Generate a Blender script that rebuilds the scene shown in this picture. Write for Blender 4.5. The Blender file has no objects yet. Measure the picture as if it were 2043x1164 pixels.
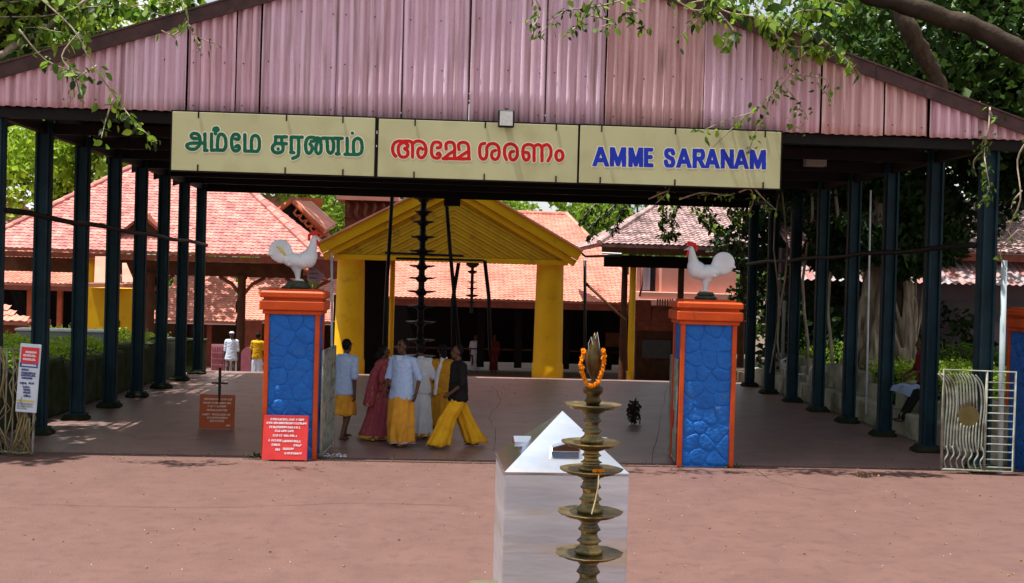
import bpy, math, random
import numpy as np
from mathutils import Vector, Matrix, Euler
random.seed(7); np.random.seed(7)
C = bpy.context.scene.collection
sc = bpy.context.scene
V = Vector
# ------------------------------------------------------------ camera
F_PX, CX, CY = 2300.0, 1021.5, 582.0
EYE = V((0, 0, 2.8))
YAW, PITCH, ROLL = math.atan(118.5/F_PX), -math.atan(25/F_PX), 0.027
_f = V((math.sin(YAW)*math.cos(PITCH), math.cos(YAW)*math.cos(PITCH), math.sin(PITCH)))
_r0 = V((math.cos(YAW), -math.sin(YAW), 0)); _u0 = _r0.cross(_f)
_r = _r0*math.cos(ROLL)+_u0*math.sin(ROLL); _u = _u0*math.cos(ROLL)-_r0*math.sin(ROLL)
cam = bpy.data.objects.new('camera', bpy.data.cameras.new('camera')); C.objects.link(cam)
cam.matrix_world = Matrix(((_r.x, _u.x, -_f.x, EYE.x), (_r.y, _u.y, -_f.y, EYE.y), (_r.z, _u.z, -_f.z, EYE.z), (0, 0, 0, 1)))
cam.data.sensor_width = 36; cam.data.lens = 36*F_PX/2043; cam.data.clip_end = 1500
sc.camera = cam
# ------------------------------------------------------------ light
SUN_EL, SUN_AZ = math.radians(75), math.radians(-102)     # azimuth measured from +Y towards +X: the sun stands to the left
sd = V((math.sin(SUN_AZ)*math.cos(SUN_EL), math.cos(SUN_AZ)*math.cos(SUN_EL), math.sin(SUN_EL)))
sun = bpy.data.objects.new('sun', bpy.data.lights.new('sun', 'SUN')); C.objects.link(sun)
sun.rotation_euler = sd.to_track_quat('Z', 'Y').to_euler(); sun.data.energy = 5.0; sun.data.angle = math.radians(0.6); sun.data.color = (1, .96, .9)
w = bpy.data.worlds.new("World"); sc.world = w; w.use_nodes = True
nt = w.node_tree; bg = nt.nodes['Background']; bg.inputs[1].default_value = 0.074
sky = nt.nodes.new('ShaderNodeTexSky'); sky.sky_type = 'NISHITA'; sky.sun_disc = False; sky.sun_elevation = SUN_EL; sky.sun_rotation = SUN_AZ
sky.dust_density = 2
tc = nt.nodes.new('ShaderNodeTexCoord'); nz = nt.nodes.new('ShaderNodeTexNoise'); nz.inputs['Scale'].default_value = 3.2; nz.inputs['Detail'].default_value = 6
rp = nt.nodes.new('ShaderNodeValToRGB'); rp.color_ramp.elements[0].position = .42; rp.color_ramp.elements[1].position = .58
mx = nt.nodes.new('ShaderNodeMixRGB'); mx.inputs[2].default_value = (9.5, 9.6, 9.8, 1)
nt.links.new(tc.outputs['Generated'], nz.inputs['Vector']); nt.links.new(nz.outputs[0], rp.inputs[0]); nt.links.new(rp.outputs[0], mx.inputs[0])
nt.links.new(sky.outputs[0], mx.inputs[1]); nt.links.new(mx.outputs[0], bg.inputs[0])
sc.view_settings.view_transform = 'Standard'; sc.view_settings.look = 'None'; sc.view_settings.gamma = 1; sc.view_settings.exposure = 0.72
sc.cycles.max_bounces = 6; sc.cycles.diffuse_bounces = 3; sc.cycles.glossy_bounces = 3; sc.cycles.transparent_max_bounces = 4
sc.cycles.use_adaptive_sampling = True; sc.cycles.use_denoising = True

# ------------------------------------------------------------ helpers
def P(px, py, Y=None, z=None):
    """the point where the sight line through (px,py) meets the vertical plane y=Y or the level z"""
    d = _f+_r*((px-CX)/F_PX)-_u*((py-CY)/F_PX)
    t = Y/d.y if Y is not None else (z-EYE.z)/d.z
    return EYE+d*t
def proj(p):
    d = V(p)-EYE; k = d.dot(_f)
    return (CX+F_PX*d.dot(_r)/k, CY-F_PX*d.dot(_u)/k, k)
def G(px, py, z=0.0): return P(px, py, z=z)

def mat(name, c1, c2=None, rough=.7, scale=4, metal=0, bump=0, bscale=40, c3=None, s3=.6, t3=(.55, .7), stretch=None, spec=.22, vary=0, trans=0, detail=5):
    m = bpy.data.materials.new(name); m.use_nodes = True; n = m.node_tree; b = n.nodes['Principled BSDF']
    b.inputs['Roughness'].default_value = rough; b.inputs['Metallic'].default_value = metal
    if spec is not None: b.inputs['Specular IOR Level'].default_value = spec
    g = n.nodes.new('ShaderNodeNewGeometry'); vec = g.outputs['Position']
    if stretch:
        mp = n.nodes.new('ShaderNodeMapping'); mp.inputs['Scale'].default_value = stretch; n.links.new(vec, mp.inputs[0]); vec = mp.outputs[0]
    def noise(s, det=detail):
        t = n.nodes.new('ShaderNodeTexNoise'); t.inputs['Scale'].default_value = s; t.inputs['Detail'].default_value = det; n.links.new(vec, t.inputs['Vector']); return t.outputs[0]
    def ramp(src, a, bb):
        r = n.nodes.new('ShaderNodeMapRange'); r.inputs[1].default_value = a; r.inputs[2].default_value = bb; n.links.new(src, r.inputs[0]); return r.outputs[0]
    def mix(f, a, bb):
        x = n.nodes.new('ShaderNodeMixRGB'); n.links.new(f, x.inputs[0])
        for i, q in ((1, a), (2, bb)):
            if hasattr(q, 'links'): n.links.new(q, x.inputs[i])
            else: x.inputs[i].default_value = (*q, 1)
        return x.outputs[0]
    if c2 is None: c2 = tuple(x*.8 for x in c1)
    col = mix(ramp(noise(scale), .35, .65), c1, c2)
    if c3: col = mix(ramp(noise(s3, 8), *t3), col, c3)
    if vary:
        src = g.outputs['Random Per Island']
        oi = n.nodes.new('ShaderNodeObjectInfo'); ad = n.nodes.new('ShaderNodeMath'); ad.operation = 'ADD'; n.links.new(src, ad.inputs[0]); n.links.new(oi.outputs['Random'], ad.inputs[1])
        fr = n.nodes.new('ShaderNodeMath'); fr.operation = 'FRACT'; n.links.new(ad.outputs[0], fr.inputs[0])
        h = n.nodes.new('ShaderNodeHueSaturation'); n.links.new(col, h.inputs['Color'])
        r = n.nodes.new('ShaderNodeMapRange'); r.inputs[3].default_value = 1-vary; r.inputs[4].default_value = 1+vary; n.links.new(fr.outputs[0], r.inputs[0]); n.links.new(r.outputs[0], h.inputs['Value'])
        r2 = n.nodes.new('ShaderNodeMapRange'); r2.inputs[3].default_value = .5-.04*vary; r2.inputs[4].default_value = .5+.03*vary; n.links.new(fr.outputs[0], r2.inputs[0]); n.links.new(r2.outputs[0], h.inputs['Hue'])
        col = h.outputs[0]
    n.links.new(col, b.inputs['Base Color'])
    if bump:
        bp = n.nodes.new('ShaderNodeBump'); bp.inputs['Strength'].default_value = bump; bp.inputs['Distance'].default_value = .02
        n.links.new(noise(bscale, 4), bp.inputs['Height']); n.links.new(bp.outputs[0], b.inputs['Normal'])
    if trans:
        tr = n.nodes.new('ShaderNodeBsdfTranslucent'); n.links.new(col, tr.inputs[0]); ms = n.nodes.new('ShaderNodeMixShader'); ms.inputs[0].default_value = trans
        n.links.new(b.outputs[0], ms.inputs[1]); n.links.new(tr.outputs[0], ms.inputs[2]); n.links.new(ms.outputs[0], n.nodes['Material Output'].inputs[0])
    return m

class MB:
    def __init__(s): s.v = []; s.f = []
    def add(s, vs, fs):
        o = len(s.v); s.v += [tuple(x) for x in vs]; s.f += [tuple(i+o for i in f) for f in fs]; return s
    def box(s, a, b, M=None):
        x0, y0, z0 = a; x1, y1, z1 = b
        vs = [(x0, y0, z0), (x1, y0, z0), (x1, y1, z0), (x0, y1, z0), (x0, y0, z1), (x1, y0, z1), (x1, y1, z1), (x0, y1, z1)]
        if M: vs = [M @ V(q) for q in vs]
        return s.add(vs, [(0, 3, 2, 1), (4, 5, 6, 7), (0, 1, 5, 4), (1, 2, 6, 5), (2, 3, 7, 6), (3, 0, 4, 7)])
    def bbox(s, a, b, c=.02, M=None):
        """box with chamfered vertical and top edges"""
        x0, y0, z0 = a; x1, y1, z1 = b
        def ring(i, z): return [(x0+i+c, y0+i, z), (x1-i-c, y0+i, z), (x1-i, y0+i+c, z), (x1-i, y1-i-c, z), (x1-i-c, y1-i, z), (x0+i+c, y1-i, z), (x0+i, y1-i-c, z), (x0+i, y0+i+c, z)]
        rs = [ring(c*.7, z0), ring(0, z0+c*.7), ring(0, z1-c), ring(c, z1)]
        vs = sum(rs, []); fs = []
        if M: vs = [M @ V(q) for q in vs]
        for k in range(3):
            for i in range(8): fs.append((k*8+i, k*8+(i+1) % 8, k*8+8+(i+1) % 8, k*8+8+i))
        fs.append(tuple(range(7, -1, -1))); fs.append(tuple(range(24, 32)))
        return s.add(vs, fs)
    def tube(s, pts, r, n=8, caps=True):
        pts = [V(p) for p in pts]; rs = r if isinstance(r, (list, tuple)) else [r]*len(pts)
        vs = []; fs = []; up = None
        for i, p in enumerate(pts):
            t = (pts[min(i+1, len(pts)-1)]-pts[max(i-1, 0)]).normalized()
            if up is None: up = t.orthogonal().normalized()
            up = (up-t*up.dot(t)); up = up.normalized() if up.length > 1e-6 else t.orthogonal().normalized()
            sd_ = t.cross(up)
            for k in range(n):
                a = 2*math.pi*k/n; vs.append(p+(up*math.cos(a)+sd_*math.sin(a))*rs[i])
        for i in range(len(pts)-1):
            for k in range(n): fs.append((i*n+k, i*n+(k+1) % n, (i+1)*n+(k+1) % n, (i+1)*n+k))
        if caps: fs.append(tuple(range(n-1, -1, -1))); fs.append(tuple(range((len(pts)-1)*n, len(pts)*n)))
        return s.add(vs, fs)
    def lathe(s, prof, c=(0, 0, 0), n=32, mod=None):
        vs = []; fs = []
        for (r, z) in prof:
            for k in range(n):
                a = 2*math.pi*k/n; q = r*(mod(a, r, z) if mod else 1)
                vs.append((c[0]+q*math.cos(a), c[1]+q*math.sin(a), c[2]+z))
        for i in range(len(prof)-1):
            for k in range(n): fs.append((i*n+k, i*n+(k+1) % n, (i+1)*n+(k+1) % n, (i+1)*n+k))
        fs.append(tuple(range(n-1, -1, -1))); fs.append(tuple(range((len(prof)-1)*n, len(prof)*n)))
        return s.add(vs, fs)
    def ell(s, c, r, M=None, nu=14, nv=9):
        c = V(c); vs = []; fs = []
        for j in range(1, nv):
            t = math.pi*j/nv
            for k in range(nu):
                a = 2*math.pi*k/nu; q = V((r[0]*math.sin(t)*math.cos(a), r[1]*math.sin(t)*math.sin(a), r[2]*math.cos(t)))
                vs.append(c+((M @ q) if M else q))
        top = c+((M @ V((0, 0, r[2]))) if M else V((0, 0, r[2]))); bot = c-((M @ V((0, 0, r[2]))) if M else V((0, 0, r[2])))
        for j in range(nv-2):
            for k in range(nu): fs.append((j*nu+k, (j+1)*nu+k, (j+1)*nu+(k+1) % nu, j*nu+(k+1) % nu))
        T = len(vs); vs += [top, bot]
        for k in range(nu): fs.append((T, k, (k+1) % nu)); fs.append((T+1, (nv-2)*nu+(k+1) % nu, (nv-2)*nu+k))
        return s.add(vs, fs)
    def cap(s, a, b, ra, rb=None):
        rb = ra if rb is None else rb; a = V(a); b = V(b); d = b-a; L = max(d.length, 1e-5); d /= L
        pts = []; rs = []
        for k in (-1, -.8, -.4): pts.append(a+d*ra*k); rs.append(ra*math.sqrt(max(1-k*k, .01)))
        pts += [a, b]; rs += [ra, rb]
        for k in (.4, .8, 1): pts.append(b+d*rb*k); rs.append(rb*math.sqrt(max(1-k*k, .01)))
        return s.tube(pts, rs, 12)
    def prism(s, poly, a, b, ax='y'):
        n = len(poly)
        mk = {'y': lambda p, t: (p[0], t, p[1]), 'x': lambda p, t: (t, p[0], p[1]), 'z': lambda p, t: (p[0], p[1], t)}[ax]
        vs = [mk(p, a) for p in poly]+[mk(p, b) for p in poly]
        return s.add(vs, [tuple(range(n-1, -1, -1)), tuple(range(n, 2*n))]+[(i, (i+1) % n, n+(i+1) % n, n+i) for i in range(n)])
    def mesh(s, name, m=None, smooth=False):
        me = bpy.data.meshes.new(name); me.from_pydata(s.v, [], s.f)
        if m: me.materials.append(m)
        import bmesh
        bm = bmesh.new(); bm.from_mesh(me); bmesh.ops.recalc_face_normals(bm, faces=bm.faces); bm.to_mesh(me); bm.free()
        if smooth: me.shade_smooth()
        return me
    def build(s, name, m, parent=None, smooth=False, **tags):
        o = bpy.data.objects.new(name, s.mesh(name, m, smooth)); C.objects.link(o)
        if parent: o.parent = parent
        for k, q in tags.items(): o[k] = q
        return o
def put(name, me, parent=None, M=None, **tags):
    o = bpy.data.objects.new(name, me); C.objects.link(o)
    if parent: o.parent = parent
    if M is not None: o.matrix_basis = M
    for k, q in tags.items(): o[k] = q
    return o
def thing(name, label, cat, loc=(0, 0, 0), rz=0, group=None):
    o = bpy.data.objects.new(name, None); C.objects.link(o); o.location = loc; o.rotation_euler = (0, 0, rz); o['label'] = label; o['category'] = cat
    o.empty_display_size = .1
    if group: o['group'] = group
    return o
def struct(name, mb, m, smooth=False): return mb.build(name, m, None, smooth, kind='structure')
def copy_tree(o, parent=None):
    c = o.copy(); C.objects.link(c); c.parent = parent
    for ch in [x for x in CH.get(o.name, [])]: copy_tree(ch, c)
    return c
CH = {}
def index_children():
    CH.clear()
    for o in bpy.data.objects:
        if o.parent: CH.setdefault(o.parent.name, []).append(o)
def voxel(mb, name, size, m, parent=None, smooth=2, disp=None, **tags):
    """melt overlapping shells into one continuous skin"""
    me = bpy.data.meshes.new(name); me.from_pydata(mb.v, [], mb.f)
    o = bpy.data.objects.new(name, me); C.objects.link(o)
    r = o.modifiers.new('r', 'REMESH'); r.mode = 'VOXEL'; r.voxel_size = size
    if smooth: s_ = o.modifiers.new('s', 'SMOOTH'); s_.iterations = smooth; s_.factor = .5
    dg = bpy.context.evaluated_depsgraph_get(); new = bpy.data.meshes.new_from_object(o.evaluated_get(dg))
    bpy.data.objects.remove(o); bpy.data.meshes.remove(me)
    if disp:
        n_ = len(new.vertices); co = np.empty(n_*3); new.vertices.foreach_get('co', co); no = np.empty(n_*3); new.vertices.foreach_get('normal', no)
        co = co.reshape(-1, 3); no = no.reshape(-1, 3); out = np.array([disp(*co[i], V(no[i])) for i in range(n_)]); new.vertices.foreach_set('co', out.ravel()); new.update()
    new.materials.clear(); new.materials.append(m); new.shade_smooth(); new.name = name
    o = bpy.data.objects.new(name, new); C.objects.link(o)
    if parent: o.parent = parent
    for k, q in tags.items(): o[k] = q
    return o
R = random.uniform

# ------------------------------------------------------------ materials
M_floor = mat('painted_floor', (.160, .088, .073), (.140, .076, .063), rough=.6, scale=1.7, bump=.5, bscale=30, c3=(.112, .062, .056), s3=5.5, t3=(.5, .8), detail=14)
M_shedfloor = mat('shed_floor_lightened', (.275, .175, .152), (.225, .140, .122), rough=.42, spec=.5, scale=1.1, bump=.22, bscale=12, c3=(.17, .115, .105), s3=2.5, t3=(.5, .7), detail=9)  # same floor as the forecourt, colour lightened to offset the roof's shade
M_earth = mat('earth', (.16, .11, .075), (.11, .08, .05), scale=2, bump=.4)
M_sheet = [mat('corrugated_pink', (.80, .53, .60), (.66, .42, .48), rough=.6, scale=1, stretch=(9, 1, .5), c3=(.34, .20, .17), s3=1.8, t3=(.50, .76), bump=.1),
           mat('corrugated_mauve', (.82, .60, .70), (.70, .48, .56), rough=.6, scale=1, stretch=(8, 1, .4), c3=(.38, .26, .22), s3=1.8, t3=(.5, .76), bump=.1),
           mat('corrugated_peach', (.76, .50, .49), (.62, .38, .37), rough=.65, scale=1, stretch=(9, 1, .5), c3=(.27, .16, .11), s3=1.8, t3=(.54, .76), bump=.1)]
M_rust = mat('rusty_brown_metal', (.085, .045, .04), (.05, .03, .028), rough=.7, scale=5, c3=(.16, .075, .05), s3=2, bump=.15)
M_under = mat('near_black_roof_sheet', (.014, .010, .009), (.008, .006, .006), rough=.8, spec=.15, scale=3)  # base colour lowered to near black for a black ceiling
M_steel = mat('dark_steel', (.009, .008, .008), (.014, .011, .009), rough=.6, spec=.15, scale=6)
M_post = mat('blue_green_post', (.010, .036, .048), (.006, .021, .028), rough=.62, scale=3, c3=(.015, .02, .02), s3=4, t3=(.6, .8), bump=.08, spec=.2)
M_moss = mat('mossy_concrete', (.055, .07, .022), (.03, .045, .012), rough=.95, scale=5, c3=(.09, .085, .06), s3=2.5, bump=.8, bscale=30)
M_conc = mat('weathered_concrete', (.42, .40, .30), (.30, .29, .20), rough=.9, scale=4, c3=(.09, .11, .04), s3=1.6, t3=(.5, .72), bump=.4)
M_grey = mat('grey_plaster', (.33, .33, .32), (.27, .27, .26), rough=.85, scale=3, bump=.1)
M_tile_p = mat('pink_clay_tile', (.66, .285, .25), (.52, .20, .17), rough=.75, scale=2.2, c3=(.34, .13, .12), s3=1.5, t3=(.58, .82), vary=.22, bump=.1)
M_tile_s = mat('salmon_clay_tile', (.66, .29, .215), (.58, .235, .17), rough=.75, scale=1.3, c3=(.38, .15, .11), s3=.9, t3=(.52, .78), vary=.10)
M_tile_g = mat('weathered_tile', (.46, .32, .31), (.32, .21, .20), rough=.85, scale=3, c3=(.13, .09, .085), s3=1.5, t3=(.5, .75), vary=.25)
M_deck = mat('roof_underside', (.10, .05, .035), (.07, .035, .025), rough=.9)
M_redwood = mat('red_oxide_wood', (.26, .07, .045), (.18, .05, .03), rough=.7, scale=5)
M_orangewood = mat('orange_painted_wood', (.50, .13, .05), (.38, .09, .035), rough=.6, scale=4)
M_brownwood = mat('brown_wood', (.10, .04, .018), (.06, .025, .012), rough=.7, spec=.2, scale=4)
M_dark = mat('interior_shade_black', (.007, .005, .005), (.005, .004, .004), rough=.9, spec=.15)  # near black: shade of the building interiors put into the wall colour
M_yellow = mat('ochre_yellow_paint', (.88, .50, .008), (.80, .43, .006), rough=.5, scale=1.6, c3=(.50, .25, .02), s3=2.2, t3=(.6, .85), bump=.06)
M_yellow2 = mat('ochre_yellow_boards', (.70, .42, .02), (.60, .34, .016), rough=.6, scale=2, c3=(.26, .16, .03), s3=2.5, t3=(.58, .8))
M_blue = mat('blue_stone_paint', (.004, .135, .50), (.003, .105, .42), rough=.55, scale=5, bump=1, bscale=16, c3=(.05, .15, .30), s3=4, t3=(.6, .85), spec=.35)
M_orange = mat('orange_trim_paint', (.62, .080, .008), (.50, .058, .006), rough=.5, scale=3, c3=(.28, .06, .02), s3=2.5, t3=(.6, .8), bump=.12)
M_white = mat('white_paint', (.68, .71, .72), (.58, .62, .64), rough=.5, scale=5, c3=(.42, .45, .44), s3=3, t3=(.55, .8), bump=.15, bscale=60)
M_whitec = mat('clean_white', (.8, .8, .8), (.75, .75, .75), rough=.5)
M_red = mat('red_paint', (.62, .03, .02), (.5, .02, .015), rough=.45)
M_rock = mat('green_grey_cement', (.06, .075, .05), (.035, .045, .03), rough=.9, scale=12, bump=.8)
M_board = mat('cream_sign_board', (.52, .52, .28), (.47, .465, .25), rough=.55, scale=1.2, c3=(.38, .36, .17), s3=1.6, t3=(.55, .85), bump=.03)
M_cream = mat('cream_outline', (.75, .73, .52), (.72, .7, .5), rough=.5)
M_green = mat('green_letter', (.0, .125, .06), (.0, .095, .045), rough=.5)
M_redl = mat('red_letter', (.58, .005, .005), (.48, .004, .004), rough=.5)
M_bluel = mat('blue_letter', (.01, .035, .45), (.008, .03, .38), rough=.5)
M_signred = mat('red_sign_face', (.75, .06, .055), (.68, .045, .045), rough=.5)
M_signor = mat('rust_orange_sign', (.42, .09, .03), (.34, .07, .022), rough=.6, scale=5)
M_ss = mat('stainless_sheet', (.70, .76, .84), (.46, .52, .62), rough=.22, metal=1, scale=.9, stretch=(1.2, 1.2, 5), bump=.10, bscale=2.5, c3=(.55, .47, .38), s3=1.1, t3=(.5, .7))
M_bronze = mat('aged_bronze', (.36, .25, .09), (.17, .13, .055), rough=.38, metal=.85, scale=14, c3=(.05, .06, .05), s3=5, t3=(.45, .7), bump=.2, bscale=60)
M_iron = mat('black_iron', (.008, .008, .008), (.012, .011, .01), rough=.55, spec=.3)
M_mari = mat('marigold', (.90, .36, .006), (.85, .25, .004), rough=.8, scale=60, vary=.15)
M_gatem = mat('grey_green_gate_paint', (.33, .34, .28), (.20, .21, .16), rough=.6, scale=8, c3=(.10, .06, .03), s3=5, t3=(.55, .75))
M_vinedry = mat('dry_vine', (.28, .21, .10), (.17, .13, .06), rough=.9, scale=6)
M_bark = mat('banyan_bark', (.46, .38, .27), (.22, .17, .12), rough=.95, scale=3, stretch=(4, 4, .7), bump=1, bscale=6)
M_barkd = mat('dark_bark', (.06, .042, .028), (.03, .021, .015), rough=.95, scale=3, bump=1, bscale=12)
def leafmat(n, a, b, t=.35): return mat(n, a, b, rough=.5, scale=1.2, vary=.35, trans=t)
M_leaf = leafmat('leaf_mid', (.13, .23, .025), (.08, .16, .018))
M_leafy = leafmat('leaf_light', (.27, .40, .04), (.18, .30, .03), .5)
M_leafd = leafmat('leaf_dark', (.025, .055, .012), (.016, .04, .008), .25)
M_leafb = leafmat('leaf_bright', (.38, .52, .05), (.26, .40, .035), .5)
M_leafm2 = leafmat('leaf_deep', (.06, .12, .018), (.03, .07, .012), .35)
M_hair = mat('black_hair', (.006, .005, .005), (.010, .008, .006), rough=.6, spec=.12)
M_skin = mat('brown_skin', (.25, .12, .065), (.21, .10, .053), rough=.5, scale=8)
M_skind = mat('dark_brown_skin', (.11, .05, .028), (.09, .042, .022), rough=.5, scale=8)
M_metalroof = mat('grey_red_metal_sheet', (.42, .40, .42), (.40, .17, .15), rough=.5, scale=1, stretch=(2.4, 1, .6))
M_purple = mat('mauve_wall', (.17, .125, .15), (.14, .10, .12), rough=.85, scale=1.5, bump=.1)
M_salmonw = mat('salmon_wall', (.62, .32, .26), (.56, .28, .22), rough=.8, scale=1.2)
M_pink = mat('pink_paint', (.55, .19, .25), (.45, .14, .19), rough=.6)
M_glass = mat('dark_glass', (.02, .025, .03), (.02, .02, .025), rough=.12)
M_navy = mat('navy_blue', (.01, .03, .12), (.01, .02, .09), rough=.6)
M_litter = mat('dead_leaf', (.16, .09, .04), (.28, .19, .06), rough=.9, scale=20, vary=.3)

# ------------------------------------------------------------ the ground
YF = 17.45       # front line of the shed
s_ = MB(); s_.box((-200, -60, -1.8), (200, 400, -1.45)); struct('ground', s_, M_earth)
s_ = MB(); s_.box((-30, -40, -.94), (34, YF+.259, 0)); struct('forecourt_pavement', s_, M_floor)
s_ = MB(); s_.box((-7.6, YF+.26, -.94), (9.3, 32.7, .003)); struct('shed_floor', s_, M_shedfloor)
s_ = MB(); s_.box((9.302, YF+.262, -.93), (40, 60, .004)); s_.box((-40, YF+.262, -.93), (-7.602, 33, .004)); struct('garden_soil', s_, M_earth)
s_ = MB(); s_.box((-7.5, 32.7, -.94), (9.2, 33.05, -.15)); s_.box((-7.5, 33.05, -.94), (9.2, 33.4, -.32)); s_.box((-7.5, 33.4, -.94), (9.2, 33.75, -.49)); s_.box((-7.5, 33.75, -.94), (9.2, 34.1, -.66)); struct('steps', s_, M_floor)
s_ = MB(); s_.box((-30, 34.1, -1.4), (30, 42.4, -.85)); s_.box((-40, 42.4, -1.4), (40, 80, -1.25)); struct('courtyard_pavement', s_, mat('courtyard', (.2, .12, .1), (.15, .09, .07), rough=.6, scale=1))

# ------------------------------------------------------------ the shed
XL, XR, Z0 = -6.83, 8.28, 5.24
APX, APZ, EL, ER = .55, 8.02, -7.95, 8.98
def roofz(x): return APZ-(APZ-Z0)*((APX-x)/(APX-EL) if x < APX else (x-APX)/(ER-APX))
shed = thing('open_shed', 'large open shed with pink corrugated gable and dark steel posts over the temple approach', 'shed', (0, 0, 0))
pm = MB(); pm.box((-.13, -.06, 0), (.13, .06, 5.2)); pm.box((-.11, -.12, 0), (-.075, .12, 5.2)); pm.box((.075, -.12, 0), (.11, .12, 5.2)); pmesh = pm.mesh('post', M_post)
bm_ = MB(); bm_.bbox((-.23, -.2, -.02), (.23, .2, .10), .05); basem = bm_.mesh('post_base', mat('dark_moss_base', (.030, .034, .016), (.018, .022, .010), rough=.95, bump=.8, spec=.1))
pp = MB(); pp.box((-.17, -.15, 0.101), (.17, .15, .125)); platem = pp.mesh('base_plate', M_post)
for k in range(8):
    for X in (XL, XR):
        if X == XR and k == 0: pass
        y = 17.55+2*k
        p = put('post', pmesh, shed, Matrix.Translation((X, y, 0)))
        b = put('post_base', basem, shed, Matrix.Translation((X+R(-.03, .03), y, 0)) @ Matrix.Rotation(R(-.1, .1), 4, 'Z'))
        put('base_plate', platem, p)
    y = 17.62+2*k+.12
    t = MB(); t.box((XL, y-.05, 5.02), (XR, y+.05, 5.2)); t.build('tie_beam', M_steel, shed)
    for (xa, xb) in ((EL+.3, APX), (APX, ER-.3)):
        t = MB(); za, zb = roofz(xa)-.1, roofz(xb)-.1
        t.prism([(xa, za-.16), (xb, zb-.16), (xb, zb), (xa, za)], y-.05, y+.05); t.build('rafter', M_steel, shed)
    t = MB()
    for x in (-4.3, -2, .5, 3, 5.6):
        t.tube([(x, y, 5.15), (x, y, roofz(x)-.15)], .03, 6)
    for a_, b_ in ((-4.3, -2), (3, .5), (5.6, 3), (-2, .5)): t.tube([(a_, y, 5.15), (b_, y, roofz(b_)-.2)], .028, 6)
    t.build('web_brace', M_steel, shed)
for x in [EL+.5+i*1.05 for i in range(16)]:
    t = MB(); t.box((x-.03, 17.5, roofz(x)-.1), (x+.03, 31.85, roofz(x)-.035)); t.build('purlin', M_steel, shed)
for X in (XL, XR):
    t = MB(); t.box((X-.06, 17.68, 5.0), (X+.06, 31.8, 5.19)); t.build('eave_beam', M_steel, shed)
    t = MB()
    for k in range(29):
        a_ = 17.7+k*.48
        t.box((X-.03, a_, 5.19), (X+.03, a_+R(.16, .36), 5.29))
    t.box((X-.04, 17.7, 5.285), (X+.04, 31.8, 5.62)); t.build('eave_filler', M_steel, shed)
    # sagging side rail
    zs = 3.62 if X == XL else 3.52
    t = MB(); t.tube([(X+(.15 if X < 0 else -.15), 17.6+i*1.0, zs-.008*i+.02*math.sin(i*1.7)) for i in range(15)], .045, 8); t.build('side_rail', M_steel, shed, True)
# roof sheets
def roofsheet(x0, x1, y0, y1, m, name, th=.012):
    n = int((y1-y0)/.15*6); mb = MB(); vs = []
    for lay in (0, -th):
        for i in range(n+1):
            y = y0+(y1-y0)*i/n; c = .022*math.cos(2*math.pi*(y-y0)/.15)
            vs += [(x0, y, roofz(x0)+c+lay), (x1, y, roofz(x1)+c+lay)]
    fs = []; N = 2*(n+1)
    for i in range(n):
        fs += [(2*i, 2*i+1, 2*i+3, 2*i+2), (N+2*i, N+2*i+2, N+2*i+3, N+2*i+1)]
    fs += [(0, N, N+1, 1), (2*n, 2*n+1, N+2*n+1, N+2*n)]
    for i in range(n): fs += [(2*i, 2*i+2, N+2*i+2, N+2*i), (2*i+1, N+2*i+1, N+2*i+3, 2*i+3)]
    mb.add(vs, fs); return mb.build(name, m, shed, True)
M_top = mat('roof_top', (.30, .17, .15), (.2, .11, .1), rough=.8)
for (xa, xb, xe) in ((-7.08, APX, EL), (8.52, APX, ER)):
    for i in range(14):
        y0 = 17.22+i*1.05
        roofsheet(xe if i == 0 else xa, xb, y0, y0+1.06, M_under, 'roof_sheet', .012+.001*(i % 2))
# gable sheets: each its own panel
YG = 17.32
bounds = [EL+.12] + [P(x, 240, Y=YG).x for x in (-2, 115, 250, 372, 469, 516, 668, 800, 935, 1087, 1205, 1322, 1400, 1497, 1635, 1762, 1850, 1937)] + [ER-.12]
PITCHC = .1505
for i in range(len(bounds)-1):
    x0, x1 = bounds[i]+.004, bounds[i+1]-.004
    if i == 5: x0 += .0; x1 -= .0
    if i == 6: x0 += .03
    off = .014*(i % 2)+R(-.004, .004); tilt = R(-.006, .006); zb = Z0-.1+R(-.012, .012)
    m = M_sheet[(1, 0, 0, 1, 0, 0, 1, 1, 1, 1, 1, 2, 2, 1, 0, 2, 2, 0, 0, 2)[i % 20]]
    n = max(6, int((x1-x0)/PITCHC*12)); mb = MB(); vs = []; ns = 7
    ph = R(0, .12)
    for lay in (0, .007):
        for j in range(n+1):
            x = x0+(x1-x0)*j/n; fl = (j/n-.5)
            a = ((x+ph)/PITCHC) % 1.0
            q = min(1, max(0, .42+1.15*math.cos(2*math.pi*a)))
            y = YG-.075*q+lay-off+.012*math.sin(x*3.1)
            zt = roofz(x)-.02
            for kz in range(ns):
                z = zb+(zt-zb)*kz/(ns-1)
                vs.append((x+tilt*(z-zb), y+.006*math.sin(z*4+i), z))
    fs = []; N = ns*(n+1)
    for j in range(n):
        for kz in range(ns-1):
            a0 = j*ns+kz; fs += [(a0, a0+ns, a0+ns+1, a0+1), (N+a0, N+a0+1, N+a0+ns+1, N+a0+ns)]
        fs += [(j*ns, N+j*ns, N+(j+1)*ns, (j+1)*ns)]
    for kz in range(ns-1): fs += [(kz, kz+1, N+kz+1, N+kz), (n*ns+kz, N+n*ns+kz, N+n*ns+kz+1, n*ns+kz+1)]
    mb.add(vs, fs); o = mb.build('corrugated_sheet', m, shed); o.data.shade_smooth()
    # bolts
    bt = MB()
    for z in (zb+.12, zb+.75, zb+1.5, zb+2.2):
        for x in np.arange(x0+.12, x1-.05, .45):
            if z < roofz(x)-.35: bt.ell((x+R(-.02, .02), YG-.085, z+R(-.03, .03)), (.012, .008, .012), None, 6, 4)
    if bt.v: bt.build('bolts', M_rust, o, kind='stuff')
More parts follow.
